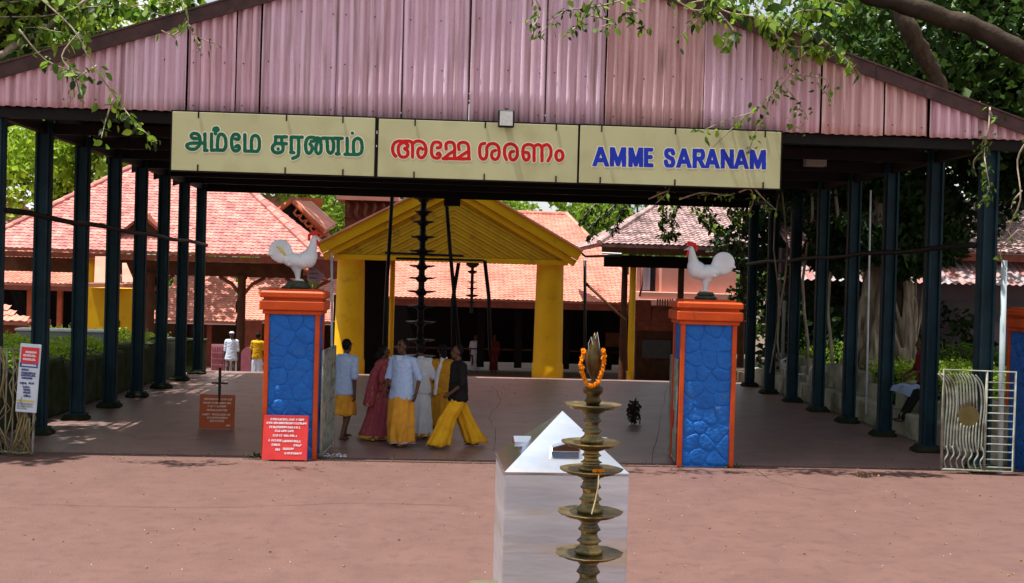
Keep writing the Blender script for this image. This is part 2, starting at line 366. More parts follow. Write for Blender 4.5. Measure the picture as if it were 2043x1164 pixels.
# barge boards
for (xa, xb) in ((EL-.1, -5.6), (-5.59, -2.35), (-2.34, APX), (APX, 3.4), (3.41, 6.3), (6.31, ER+.12)):
    za, zb = roofz(xa), roofz(xb)
    t = MB(); t.prism([(xa, za-.14), (xb, zb-.14), (xb, zb+.06), (xa, za+.06)], 17.17, 17.21); 
    t.prism([(xa, za+.062), (xb, zb+.062), (xb, zb+.09), (xa, za+.09)], 17.15, 17.5); t.build('barge_board', M_rust, shed)
t = MB(); t.box((EL+.2, 17.36, 4.98), (ER-.2, 17.5, 5.13)); t.build('front_tie_beam', M_steel, shed)
t = MB(); t.box((XL-.1, 31.6, 4.95), (XR+.1, 31.75, 5.06)); t.box((-.3, 31.5, 4.75), (.15, 31.7, 5.0)); t.build('rear_tie_beam', M_steel, shed)
# down pipe with a bend at the last left post
t = MB(); q = [P(380, 352, 31.6), P(400, 365, 31.6), P(406, 390, 31.6), P(404, 430, 31.6), P(398, 600, 31.6), P(394, 735, 31.6)]; t.tube(q, .06, 8); t.build('down_pipe', M_redwood, shed, True)

# ------------------------------------------------------------ sign boards
def raster(strokes, hw, cell=.0045, clip=None, dil=0):
    """union of thick strokes -> runs of quads, so that nothing overlaps"""
    pts = np.array([p for s in strokes for p in s]); lo = pts.min(0)-hw-dil-.01; hi = pts.max(0)+hw+dil+.01
    xs = np.arange(lo[0], hi[0], cell); zs = np.arange(lo[1], hi[1], cell); X, Z = np.meshgrid(xs+cell/2, zs+cell/2)
    D = np.full(X.shape, 9.0)
    for s in strokes:
        for a, b in (zip(s[:-1], s[1:]) if len(s) > 1 else [(s[0], s[0])]):
            x0, x1 = min(a[0], b[0])-hw-dil-.02, max(a[0], b[0])+hw+dil+.02
            i0, i1 = np.searchsorted(xs, x0), np.searchsorted(xs, x1)
            sx, sz = X[:, i0:i1], Z[:, i0:i1]; dx, dz = b[0]-a[0], b[1]-a[1]; L = dx*dx+dz*dz+1e-12
            t = np.clip(((sx-a[0])*dx+(sz-a[1])*dz)/L, 0, 1); d = np.hypot(sx-a[0]-t*dx, sz-a[1]-t*dz)
            D[:, i0:i1] = np.minimum(D[:, i0:i1], d)
    mask = D < hw+dil
    if clip: mask &= (Z > clip[0](X)-dil) & (Z < clip[1](X)+dil)
    out = []
    for j in range(mask.shape[0]):
        r = np.concatenate([[0], mask[j].astype(int), [0]]); d = np.diff(r); st = np.where(d == 1)[0]; en = np.where(d == -1)[0]
        for a, b in zip(st, en): out.append((lo[0]+a*cell, lo[0]+b*cell, lo[1]+j*cell, lo[1]+(j+1)*cell))
    return out
def quads(rs, y, th=.0):
    mb = MB()
    for (x0, x1, z0, z1) in rs: mb.add([(x0, y, z0), (x1, y, z0), (x1, y, z1), (x0, y, z1)], [(0, 1, 2, 3)])
    return mb
def smooth_line(pl, n=5):
    if len(pl) < 3: return pl
    p = [pl[0]]+list(pl)+[pl[-1]]; out = []
    for i in range(1, len(p)-2):
        a, b, c, d = [np.array(q, float) for q in p[i-1:i+3]]
        for k in range(n):
            t = k/n; out.append(tuple(.5*((2*b)+(-a+c)*t+(2*a-5*b+4*c-d)*t*t+(-a+3*b-3*c+d)*t**3)))
    out.append(tuple(pl[-1])); return out
YS = 17.12
def lines_to_board(lines, ox, oy, sc_, sm=True):
    out = []
    for l in lines:
        l = smooth_line(l) if sm else l
        q = [P(ox+x/sc_, oy+y/sc_, Y=YS) for x, y in l]; out.append([(p.x, p.z) for p in q])
    return out
tamil = [[(215, 240), (175, 235), (160, 210), (180, 188), (215, 190), (243, 215), (250, 260), (240, 310), (200, 345), (150, 345), (118, 322), (125, 297), (175, 286), (290, 286)], [(300, 192), (300, 360)], [(296, 360), (322, 360)],
         [(367, 192), (367, 357)], [(367, 357), (490, 357)], [(490, 357), (512, 320), (510, 240), (485, 200), (455, 197), (436, 225), (428, 290), (428, 345)], [(390, 152), (400, 134), (425, 132), (433, 152), (412, 160), (408, 190)],
         [(612, 243), (640, 247), (650, 220), (630, 197), (600, 197), (578, 225), (572, 280), (580, 335), (605, 365), (640, 356), (652, 332), (638, 310), (615, 322)],
         [(707, 200), (707, 367)], [(707, 367), (835, 370)], [(835, 370), (854, 330), (852, 245), (828, 212), (797, 212), (778, 240), (774, 300), (776, 358)],
         [(1018, 222), (1130, 222)], [(1022, 222), (1018, 287)], [(1018, 287), (1130, 292)], [(1018, 290), (988, 325), (998, 368), (1040, 385), (1085, 370), (1098, 330), (1083, 290)], [(1083, 290), (1083, 225)], [(1046, 345)],
         [(1180, 380), (1180, 225)], [(1180, 225), (1292, 225)], [(1255, 225), (1255, 385), (1238, 422), (1195, 440)], [(1175, 382), (1205, 382)],
         [(1385, 268), (1415, 262), (1425, 238), (1385, 225), (1345, 240), (1327, 290), (1332, 360), (1357, 390), (1385, 368), (1393, 325), (1372, 295)], [(1415, 235), (1465, 238), (1482, 290), (1482, 365), (1457, 393), (1432, 370), (1432, 315), (1455, 268), (1500, 237), (1540, 245), (1548, 300), (1552, 360), (1580, 388), (1606, 360), (1612, 290), (1598, 245)], [(1500, 235), (1700, 237)], [(1660, 237), (1658, 395)], [(1640, 395), (1668, 395)],
         [(1750, 237), (1750, 398)], [(1728, 400), (1860, 402)], [(1860, 402), (1893, 380), (1902, 320), (1890, 258), (1855, 237), (1820, 262), (1813, 320), (1818, 390)], [(1803, 184)]]
malay = [[(155, 325), (128, 290), (122, 235), (142, 188), (188, 166), (238, 176), (264, 196)], [(262, 188), (280, 208), (272, 236), (247, 246), (276, 266), (282, 300), (260, 330), (218, 333), (188, 300), (182, 240), (197, 203), (235, 180)], [(235, 168), (300, 168), (328, 200), (330, 335)],
         [(330, 198), (370, 168), (430, 176), (465, 220), (468, 290), (440, 335), (405, 335), (386, 300), (390, 255), (412, 238), (436, 252)],
         [(588, 237), (620, 230), (622, 192), (590, 176), (550, 186), (530, 232), (530, 300), (555, 338), (600, 343), (620, 315), (604, 292), (586, 306)],
         [(682, 250), (682, 198), (715, 177), (755, 188), (770, 230), (770, 345)], [(650, 350), (925, 354)], [(660, 346), (715, 300), (768, 268)], [(817, 255), (812, 203), (845, 181), (890, 187), (915, 225), (918, 350)], [(800, 348), (860, 305), (912, 275)],
         [(1085, 190), (1047, 202), (1031, 250), (1036, 320), (1062, 355), (1095, 343), (1106, 300), (1108, 235), (1140, 198), (1190, 196), (1228, 230), (1235, 300), (1215, 350), (1178, 355), (1156, 320), (1166, 278), (1198, 264)],
         [(1312, 360), (1291, 300), (1297, 232), (1332, 200), (1380, 202), (1420, 240), (1426, 310), (1400, 358), (1365, 360), (1347, 322), (1357, 282), (1386, 275)],
         [(1510, 285), (1540, 292), (1548, 335), (1522, 367), (1492, 342), (1482, 272), (1500, 217), (1550, 202), (1592, 220), (1600, 260), (1600, 372)], [(1600, 225), (1640, 203), (1674, 220), (1683, 260), (1682, 375)], [(1683, 225), (1735, 203), (1772, 240), (1776, 310), (1745, 375)],
         [(1865+37*math.cos(a), 318+52*math.sin(a)) for a in np.linspace(0, 2*math.pi, 13)]]
def latin():
    A = [[(0, 0), (.5, 1)], [(.5, 1), (1, 0)], [(.2, .3), (.8, .3)]]
    Mm = [[(0, 0), (0, 1)], [(.04, 1), (.5, .1)], [(.5, .1), (.96, 1)], [(1, 0), (1, 1)]]
    E_ = [[(.0, 0), (0, 1)], [(0, .93), (.95, .93)], [(0, .52), (.85, .52)], [(0, .07), (1, .07)]]
    Rr = [[(0, 0), (0, 1)], [(0, .92), (.6, .92)], [(0, .48), (.6, .48)], smooth_line([(.6, .92), (.85, .88), (.92, .7), (.85, .53), (.6, .48)]), [(.5, .48), (1, 0)]]
    N = [[(0, 0), (0, 1)], [(0, .97), (1, .03)], [(1, 0), (1, 1)]]
    S = [smooth_line([(.95, .74), (.8, .9), (.5, .94), (.15, .86), (.08, .70), (.25, .57), (.55, .50), (.85, .42), (.95, .25), (.8, .1), (.5, .06), (.15, .12), (.03, .3)])]
    seq = [(A, 1184, 1213), (Mm, 1219, 1247), (Mm, 1256, 1281), (E_, 1287, 1302), (S, 1326, 1346), (A, 1351, 1378), (Rr, 1384, 1406), (A, 1408, 1434), (N, 1440, 1462), (A, 1466, 1492), (Mm, 1498, 1526)]
    out = []
    for g, xa, xb in seq:
        yt, yb = 294.0+(xa-1184)*.019, 331.0+(xa-1184)*.019
        for st in g:
            out.append([(lambda p: (p.x, p.z))(P(xa+2+u*(xb-xa-4), yb+(yt-yb)*v, Y=YS)) for u, v in st])
    return out
def sign(corners, strokes, hw, m, label, clips, clip=None):
    (x0, y0), (x1, y1) = corners; a = P(x0, y0, Y=YS); b = P(x1, y1, Y=YS)
    t = thing('sign_board', label, 'sign', (0, 0, 0))
    f = MB(); f.bbox((a.x, YS+.004, b.z), (b.x, YS+.03, a.z), .006); f.build('board', M_board, t)
    f = MB(); e = .02
    for q in ((a.x-e, b.z-e, b.x+e, b.z-.001), (a.x-e, a.z+.001, b.x+e, a.z+e), (a.x-e, b.z, a.x-.001, a.z), (b.x+.001, b.z, b.x+e, a.z)): f.box((q[0], YS+.006, q[1]), (q[2], YS+.045, q[3]))
    f.build('frame', M_steel, t)
    quads(raster(strokes, hw, clip=clip, dil=.014), YS+.003).build('letter_outline', M_cream, t)
    quads(raster(strokes, hw, clip=clip), YS+.0015).build('lettering', m, t)
    for cx in clips:
        for z in (a.z, b.z):
            k = MB(); p = P(cx, 300, Y=YS).x+R(-.01, .01); sg = -1 if z == a.z else 1
            k.box((p-.01, YS-.012, min(z-.02*sg, z+.09*sg)), (p+.01, YS-.002, max(z-.02*sg, z+.09*sg))); k.build('clip', M_steel, t)
sign([(344, 222), (746, 352)], lines_to_board(tamil, 350, 230, 5.1075), .026, M_green, 'cream sign board with green Tamil lettering', (396, 570, 684))
sign([(756, 237), (1151, 365)], lines_to_board(malay, 760, 250, 5.238), .025, M_redl, 'cream sign board with red Malayalam lettering under the small floodlight', (826, 968, 1110))
ls = latin(); zt = P(1184, 293, Y=YS); zb = P(1184, 332, Y=YS); zt2 = P(1530, 299.5, Y=YS); zb2 = P(1530, 338.5, Y=YS)
fz = lambda a, b: (lambda X: a.z+(X-a.x)*(b.z-a.z)/(b.x-a.x))
sign([(1158, 250), (1556, 377)], ls, .033, M_bluel, 'cream sign board with blue English lettering', (1200, 1347, 1525), (fz(zb, zb2), fz(zt, zt2)))
# floodlight over the middle board
c = P(1010, 237, Y=16.98)
t = thing('floodlight', 'small square floodlight fixed above the red lettered sign board', 'floodlight', c)
f = MB(); f.bbox((-.12, -.02, -.13), (.12, .06, .13), .02); f.box((-.02, .06, -.1), (.02, .2, .16)); f.build('housing', M_iron, t)
f = MB(); f.box((-.095, -.028, -.105), (.095, -.02, .105)); f.build('lens', mat('frosted_glass', (.62, .64, .6), (.5, .52, .48), rough=.2, scale=20), t)
c = P(1626, 322, Y=21.4)
t = thing('ceiling_lamp', 'grey box lamp hanging under the shed roof behind the last board', 'lamp', c)
f = MB(); f.bbox((-.2, -.1, -.1), (.2, .1, .1), .02); f.build('housing', M_grey, t); f = MB(); f.prism([(-.26, .1), (.26, .1), (.2, .16), (-.2, .16)], -.13, .13); f.build('lamp_cap', M_grey, t); f = MB(); f.tube([(0, 0, .16), (0, 0, .9)], .015, 6); f.build('rod', M_steel, t)

# ------------------------------------------------------------ blue stone pillars
def clip_poly(poly, nx, nz, d):
    out = []
    for i in range(len(poly)):
        a, b = poly[i], poly[(i+1) % len(poly)]; da = a[0]*nx+a[1]*nz-d; db = b[0]*nx+b[1]*nz-d
        if da <= 0: out.append(a)
        if da*db < 0: t = da/(da-db); out.append((a[0]+t*(b[0]-a[0]), a[1]+t*(b[1]-a[1])))
    return out
def stones(w, z0, z1, seed, cell=.25):
    rnd = random.Random(seed); pts = []
    nx = max(2, round(w/cell)); nz_ = round((z1-z0)/(cell*.85))
    for j in range(nz_):
        for i in range(nx): pts.append((-w/2+(i+.5+rnd.uniform(-.33, .33)+(.25 if j % 2 else -.25))*w/nx, z0+(j+.5+rnd.uniform(-.33, .33))*(z1-z0)/nz_))
    res = []
    for i, p in enumerate(pts):
        poly = [(-w/2, z0), (w/2, z0), (w/2, z1), (-w/2, z1)]
        for j, q in enumerate(pts):
            if i == j or abs(q[0]-p[0])+abs(q[1]-p[1]) > 1: continue
            dx, dz = q[0]-p[0], q[1]-p[1]; L = math.hypot(dx, dz); dx /= L; dz /= L
            poly = clip_poly(poly, dx, dz, (p[0]+q[0])/2*dx+(p[1]+q[1])/2*dz-.003)
            if not poly: break
        if len(poly) > 2: res.append((p, poly))
    return res
def stone_face(parent, w, z0, z1, M, seed):
    rnd = random.Random(seed+9)
    for c, poly in stones(w, z0, z1, seed):
        # resample and soften outline
        pl = []
        for i in range(len(poly)):
            a, b = poly[i], poly[(i+1) % len(poly)]
            for t in (.2, .8): pl.append((a[0]+t*(b[0]-a[0])+rnd.uniform(-.004, .004), a[1]+t*(b[1]-a[1])+rnd.uniform(-.004, .004)))
        cx = sum(p[0] for p in pl)/len(pl); cz = sum(p[1] for p in pl)/len(pl); h = rnd.uniform(.003, .011); tx, tz = rnd.uniform(-.04, .04), rnd.uniform(-.04, .04)
        def ring(sf, y): return [M @ V((cx+(p[0]-cx)*sf, -y-((p[0]-cx)*tx+(p[1]-cz)*tz)*(y > 0), cz+(p[1]-cz)*sf)) for p in pl]
        n = len(pl); mb = MB(); vs = ring(1, -.004)+ring(.99, h*.5)+ring(.9, h)+ring(.55, h*1.2)
        fs = [(k*n+i, k*n+(i+1) % n, (k+1)*n+(i+1) % n, (k+1)*n+i) for k in range(3) for i in range(n)]+[tuple(range(3*n, 4*n))]
        mb.add(vs, fs); mb.build('stone', M_blue, parent, True)
def pillar(label, cx, yf, wf, dp, rz, seed, group='blue stone gate pillars with orange caps'):
    t = thing('gate_pillar', label, 'pillar', (cx, yf+dp/2, 0), rz, group)
    hw, hd = wf/2, dp/2
    b = MB(); b.box((-hw+.03, -hd+.03, 0), (hw-.03, hd-.03, 2.2)); b.build('core', M_blue, t)
    for k in range(4):
        fw = wf if k % 2 == 0 else dp; fd = dp if k % 2 == 0 else wf
        stone_face(t, fw-.14, .03, 2.19, Matrix.Rotation(k*math.pi/2, 4, 'Z') @ Matrix.Translation((0, -fd/2+.03, 0)), seed+k)
    for sx in (-1, 1):
        for sy in (-1, 1):
            b = MB(); b.bbox((min(sx*hw, sx*(hw-.07)), min(sy*hd, sy*(hd-.07)), 0), (max(sx*hw, sx*(hw-.07)), max(sy*hd, sy*(hd-.07)), 2.2), .008); b.build('corner_trim', M_orange, t)
    b = MB(); b.bbox((-hw-.03, -hd-.03, 2.18), (hw+.03, hd+.03, 2.24), .01); b.bbox((-hw-.075, -hd-.075, 2.24), (hw+.075, hd+.075, 2.39), .02)
    b.bbox((-hw-.02, -hd-.02, 2.385), (hw+.02, hd+.02, 2.43), .01); b.bbox((-hw-.075, -hd-.075, 2.425), (hw+.075, hd+.075, 2.53), .025); b.bbox((-hw+.02, -hd+.02, 2.52), (hw-.02, hd-.02, 2.56), .01)
    b.build('cap', M_orange, t)
    return t
pl_ = G(522, 911); pr_ = G(628, 914); W1 = pr_.x-pl_.x
YP = 17.42
PL = pillar('blue stone pillar with orange cap standing behind the red notice', (P(522, 911, Y=YP).x+P(628, 914, Y=YP).x)/2, YP, .82, .82, .02, 11)
PR = pillar('blue stone pillar with orange cap between the brass lamp and the right gate', (P(1352, 928, Y=YP).x+P(1467, 928, Y=YP).x)/2, YP, .86, .82, -.045, 31)
PE = pillar('blue stone pillar cut off by the edge of the picture beside the curved bar gate', P(2024, 900, Y=YP).x+.66, YP, .86, .82, 0, 51)

# ------------------------------------------------------------ rooster statues
def rooster(label, loc, sx, rz, stripes):
    t = thing('rooster_statue', label, 'statue', loc, rz, 'white rooster statues on the gate pillars')
    q = lambda px, py, y=0: V((sx*(px-650)/953, y, (1010-py)/953))
    b = MB()
    for (px, py, rx, ry, rz_, an) in ((650, 600, .21, .125, .125, -.15), (790, 565, .14, .115, .14, .5), (555, 590, .14, .10, .10, -.35), (850, 500, .09, .085, .13, .2)):
        b.ell(q(px, py), (rx, ry, rz_), Matrix.Rotation(-an*sx, 3, 'Y'), 18, 12)
    b.cap(q(820, 520), q(862, 390), .100, .070); b.cap(q(862, 390), q(880, 270), .070, .048); b.ell(q(893, 240), (.05, .038, .038)); b.cap(q(915, 245), q(960, 262), .026, .012)
    b.cap(q(640, 690), q(655, 770), .085, .05); b.cap(q(655, 770), q(662, 860), .05, .033)
    b.cap(q(640, 875, -.03), q(730, 880, -.04), .02, .014); b.cap(q(640, 875, .03), q(730, 880, .04), .02, .014)
    b.ell(q(400, 450), (.178, .045, .180), None, 20, 12); b.ell(q(455, 520), (.15, .055, .11), Matrix.Rotation(-.6*sx, 3, 'Y'), 18, 10)
    for k in range(8):   # sickle feathers curling back
        f_ = k/7; pts = []
        for i in range(8):
            u = i/7; rr = .05+.135*(.25+.75*f_)
            a = math.radians(200+0)-u*math.radians(150)
            # arcs from the rump up and over towards the back
            x0, z0 = 520-60*f_, 575-20*f_
            ex, ez = 395-170*math.cos(math.radians(-10+40*(1-f_)))*(.35+.65*f_), 455+(170*(.35+.65*f_))*math.sin(math.radians(40-20*f_))
            mx_, mz_ = 470-80*f_, 420-150*f_
            pts.append(((1-u)**2*x0+2*u*(1-u)*mx_+u*u*ex, (1-u)**2*z0+2*u*(1-u)*mz_+u*u*ez))
        for sy in (-1, 1):
            for a_, b_ in zip(pts[:-1], pts[1:]): b.cap(q(*a_, sy*.028), q(*b_, sy*.028), .014, .013)
    for k in range(5):   # wing and hackle feathers
        for sy in (-1, 1):
            b.cap(q(760-25*k, 560+16*k, sy*.095), q(560-10*k, 590+18*k, sy*.085), .016, .010)
            b.cap(q(850-14*k, 330+35*k, sy*(.04+.008*k)), q(800-8*k, 430+30*k, sy*(.065+.008*k)), .012, .008)
    voxel(b, 'body', .0095, M_white, t, 1)
    c = MB(); ar = [(808, 268), (806, 215), (835, 175), (880, 160), (925, 162), (965, 178)]
    for i in range(5): c.cap(q(*ar[i]), q(*ar[i+1]), .022, .02)
    for i in (1, 2, 3, 4): c.cap(q(*ar[i]), q(ar[i][0]-4+(i-2)*6, ar[i][1]-22), .017, .009)
    c.ell(q(885, 200), (.05, .018, .025)); voxel(c, 'comb', .007, M_red, t, 1)
    c = MB(); c.cap(q(925, 285, -.012), q(945, 350, -.014), .016, .02); c.cap(q(925, 285, .012), q(945, 350, .014), .016, .02); c.build('wattle', M_red, t, True)
    c = MB(); c.cap(q(950, 255), q(990, 270), .016, .005); c.build('beak', mat('beak', (.6, .5, .3), rough=.5), t, True)
    for sy in (-1, 1): c = MB(); c.ell(q(912, 232, sy*.036), (.008, .006, .008)); c.build('eye', M_iron, t, True)
    if stripes:
        for k in range(4):
            c = MB(); pts = [q(340+30*k+18*i, 395+38*k-12*math.sin(i*.8)+i*7, -.045-.002*i) for i in range(6)]; c.tube(pts, [.006, .012, .014, .014, .012, .006], 6); c.build('tail_stripe', mat('tail_yellow', (.75, .62, .12), rough=.6), t, True)
        b = MB(); 
        for (x, y_, z, r1, r2) in ((0, 0, .05, .17, .085), (-.08, .02, .03, .13, .06), (.09, -.01, .04, .12, .07), (-.17, -.02, .015, .06, .03)): b.ell((sx*x, y_, z), (r1, .13, r2))
        voxel(b, 'rock_base', .014, M_rock, t, 1, lambda x, y, z, n: (x+.008*math.sin(60*z+9*x), y, z+.006*math.sin(40*x+30*y)))
    else:
        b = MB(); b.bbox((-.17, -.15, -.0), (.17, .15, .06), .04); b.bbox((-.13, -.12, .055), (.13, .12, .12), .035); b.build('plinth', M_rock, t)
    t.scale = (1, 1, .98)
    return t
pc = P(592, 582, Y=YP+.4)
rooster('white rooster statue with yellow tail strokes facing right on the left pillar', (P(592, 580, Y=YP+.35).x, YP+.36, 2.56), 1, .05, True)
rooster('plain white rooster statue facing left on the right pillar', (P(1408, 598, Y=YP+.35).x, YP+.36, 2.56), -1, -.05, False)
# little green sprig at the left statue
t = thing('sprig', 'yellow green sprig of leaves beside the rock base of the left rooster', 'plant', P(622, 578, Y=YP+.3)); t.location.z = 2.56
for k in range(7):
    c = MB(); a = R(-.5, 1.2); L = R(.12, .2); d = V((math.sin(a), R(-.3, .3), .9)).normalized(); n_ = V((0, 1, 0)).cross(d).normalized()*.018
    c.add([(0, 0, 0), d*L*.5+n_, d*L+V((.02, 0, -.02)), d*L*.5-n_], [(0, 1, 2, 3)]); c.build('leaf', M_leafy, t)

# ------------------------------------------------------------ notices
def notice(name, label, w, h, m, loc, rz, tilt, rows, tm, extra=None):
    t = thing(name, label, 'notice', loc, rz)
    M = Matrix.Rotation(tilt, 4, 'X')
    b = MB(); b.bbox((-w/2, -.012, 0), (w/2, .012, h), .006, M); b.build('board', m, t)
    rs = []
    rnd = random.Random(len(label))
    st = []
    for (x0, x1, z) in rows:
        x = x0
        while x < x1-.012:      # one small looping letter after another
            lw = rnd.uniform(.016, .026); hh = .013
            st.append([(x+lw*.5+lw*.5*math.cos(a), z+hh*math.sin(a*rnd.choice((1, 1, 1.3)))) for a in np.linspace(rnd.uniform(0, 2), rnd.uniform(4.5, 6.3), 7)])
            x += lw+.006
            if rnd.random() < .12: x += .014
    mb = MB()
    for (x0, x1, z0, z1) in raster(st, .0045, .004): mb.add([M @ V(p) for p in ((x0, -.016, z0), (x1, -.016, z0), (x1, -.016, z1), (x0, -.016, z1))], [(0, 1, 2, 3)])
    mb.build('lettering', tm, t)
    return t, M
k_ = lambda rows, x0, x1, y0, y1, w, h: [((a-x0)/(x1-x0)*w-w/2, (b-x0)/(x1-x0)*w-w/2, h-(c-y0)/(y1-y0)*h) for a, b, c in rows]
c = G(572, 916)
M_wt = mat('white_letter', (.8, .75, .78), (.75, .7, .74), rough=.6)
notice('notice_board', 'bright red notice with white lines of writing leaning on the left pillar foot', .665, .66, M_signred, (c.x, YP-.17, .02), .0, -.14,
       k_([(270, 820, 207), (850, 1030, 207), (185, 815, 290), (840, 1070, 290), (250, 950, 382), (380, 810, 465), (340, 915, 568), (245, 530, 680), (560, 1000, 690), (320, 500, 775), (820, 970, 780), (410, 540, 880), (580, 820, 860), (615, 1000, 960)], 110, 1130, 115, 1110, .665, .66), M_wt)
c = G(432, 857); t, M = notice('notice_board', 'rust orange notice with pale lines of writing standing alone on the grey floor', .62, .60, M_signor, (c.x, c.y, .012), .0, -.05,
       k_([(260, 610, 320), (650, 885, 320), (250, 880, 410), (350, 780, 490), (330, 790, 580), (235, 400, 685), (450, 875, 685), (340, 820, 760), (415, 735, 835), (780, 885, 940)], 160, 960, 215, 1020, .62, .60), mat('cream_letter', (.7, .55, .45), rough=.6))
b = MB(); b.tube([(.03, .03, 0), (.03, .03, 1.08)], .025, 8); b.box((-.11, .01, .79), (.17, .05, .82)); b.build('pole', M_iron, t)
c = G(52, 888)
t = thing('poster_board', 'narrow white poster with red heading tied to the vine covered gate', 'poster', (P(52, 800, Y=17.2).x, 17.2, 0), -.05)
z1, z0 = P(52, 686, Y=17.2).z, P(52, 823, Y=17.2).z; H_ = z1-z0; Mx = Matrix.Translation((0, 0, z0)) @ Matrix.Rotation(.055, 4, 'Y')
def strip(x0, x1, a, b, m, nm, y=-.014):
    q = MB(); q.add([Mx @ V(p) for p in ((x0, y, a*H_), (x1, y, a*H_), (x1, y, b*H_), (x0, y, b*H_))], [(0, 1, 2, 3)]); q.build(nm, m, t)
q = MB(); q.bbox((-.155, -.01, 0), (.155, .01, H_), .01, Mx); q.build('board', mat('pale_poster', (.62, .70, .76), (.56, .64, .7), rough=.5), t)
strip(-.13, .135, .72, .95, M_signred, 'heading_panel'); strip(-.135, .13, .655, .72, mat('poster_blue', (.03, .10, .35), rough=.5), 'blue_band'); strip(-.14, .12, .155, .18, mat('poster_yellow', (.7, .6, .08), rough=.5), 'yellow_band')
def poster_text(rows, m, nm, hw=.005, y=-.018):
    st = []; rnd = random.Random(3)
    for (xa, xb, zf) in rows:
        x = xa
        while x < xb: st.append([(x+.012*math.cos(a), zf*H_+.011*math.sin(a)) for a in np.linspace(rnd.uniform(0, 2), 5.8, 6)]); x += .026
    q = MB()
    for (x0, x1, a, b) in raster(st, hw, .004): q.add([Mx @ V(p) for p in ((x0, y, a), (x1, y, a), (x1, y, b), (x0, y, b))], [(0, 1, 2, 3)])
    q.build(nm, m, t)
poster_text([(-.05, .08, .88), (-.08, .1, .83), (-.08, .1, .775), (-.09, .1, .69)], M_wt, 'white_lettering', .006)
poster_text([(-.09, .0, .62), (-.09, .1, .575), (-.09, .1, .54), (-.08, .06, .50), (-.1, -.01, .425), (.03, .09, .43), (-.05, .04, .37), (-.04, .05, .33), (-.04, .05, .29), (-.03, .05, .24)], mat('ink_blue', (.02, .04, .18), rough=.6), 'blue_lettering')
poster_text([(-.12, .1, .125), (-.12, .1, .09), (-.12, .02, .055)], mat('ink_grey', (.2, .22, .25), rough=.6), 'small_lettering', .003)

# ------------------------------------------------------------ gates
def gate(label, a, b, h, kind, n_rungs=11):
    """leaf from a to b (floor points)"""
    a, b = V(a), V(b); L = (b-a).length; t = thing('metal_gate', label, 'gate', a, math.atan2(b.y-a.y, b.x-a.x))
    def bar(pts, r, nm='bar', m=None): q = MB(); q.tube(pts if nm == 'frame' else smooth_line(pts, 4), r, 6); return q.build(nm, m or M_gatem, t, True)
    bar([(0, 0, .04), (0, 0, h), (L, 0, h), (L, 0, .04), (0, 0, .04)], .022, 'frame')
    return t, L, bar
a = G(1878, 922); b = G(2018, 946); a.z = b.z = 0
a, b = P(1878, 925, Y=17.3), P(2020, 945, Y=17.15); a.z = b.z = 0.02
zt = P(1940, 742, Y=17.3).z
t, L, bar = gate('grey metal gate with curved bars and a round disc beside the front right post', a, b, zt, 0)
xm = .60*L; h = zt; cx, cz, rd = .36*L, h*.555, .16
bar([(xm, 0, .05), (xm, 0, h)], .02)
for k in range(12): z = .10+k*(h-.15)/12; bar([(xm, 0, z), (L, 0, z)], .011)
for k in range(13):     # bars sweep past the disc
    x = .04+(xm-.08)*k/12; u = (x-cx)/(xm/2)
    if abs(x-cx) < rd*1.0:
        dz_ = math.sqrt(max(rd*rd-(x-cx)**2, 0)); bar([(x-.10, 0, h-.05), (x-.03, -.01, h-.2), (x, 0, cz+dz_-.01)], .014); bar([(x, 0, cz-dz_+.01), (x-.01, -.01, .5), (x+.02, 0, .32)], .014)
    else:
        bar([(x-.13, 0, h-.06), (x-.02, 0, h-.22), (x+.02, -.01, h*.68), (x, 0, h*.45), (x-.01, 0, .35)], .014)
for k in range(7):
    x = .06+(xm-.1)*k/6; bar([(x, 0, .40), (x+.03, -.01, .28), (x-.02, 0, .17), (x+.01, 0, .06)], .013)
q = MB(); q.tube([(cx, -.012, cz), (cx, .012, cz)], rd, 20); q.build('disc', mat('disc_paint', (.13, .10, .03), (.09, .07, .02), rough=.6), t)
for i, (x, y0, x2, y2) in enumerate(((646, 908, 664, 893), (1346, 925, 1333, 898))):
    a = P(x, y0, z=0); 
    if i == 0: a = V((P(641, 908, Y=17.6).x, 17.5, .02)); b = V((P(662, 880, Y=18.6).x, 18.75, .02)); lab = 'narrow metal gate leaf standing open behind the left pillar'; hh = 1.62
    else: a = V((P(1347, 925, Y=17.6).x, 17.6, .02)); b = V((P(1339, 898, Y=18.6).x, 18.8, .02)); lab = 'narrow metal gate leaf standing open at the left side of the right pillar'; hh = 1.6
    t, L, bar = gate(lab, a, b, hh, 0)
    for k in range(1, 9): bar([(L*k/9, 0, .05), (L*k/9+.02*math.sin(k), 0, hh*.5), (L*k/9, 0, hh)], .013)
    for z in (.45, .8, 1.1, 1.35): bar([(0, 0, z), (L, 0, z)], .012)
    q = MB(); q.box((.3, .014, .5), (L-.3, .02, .8)); q.build('panel', M_orange if i == 0 else M_red, t)
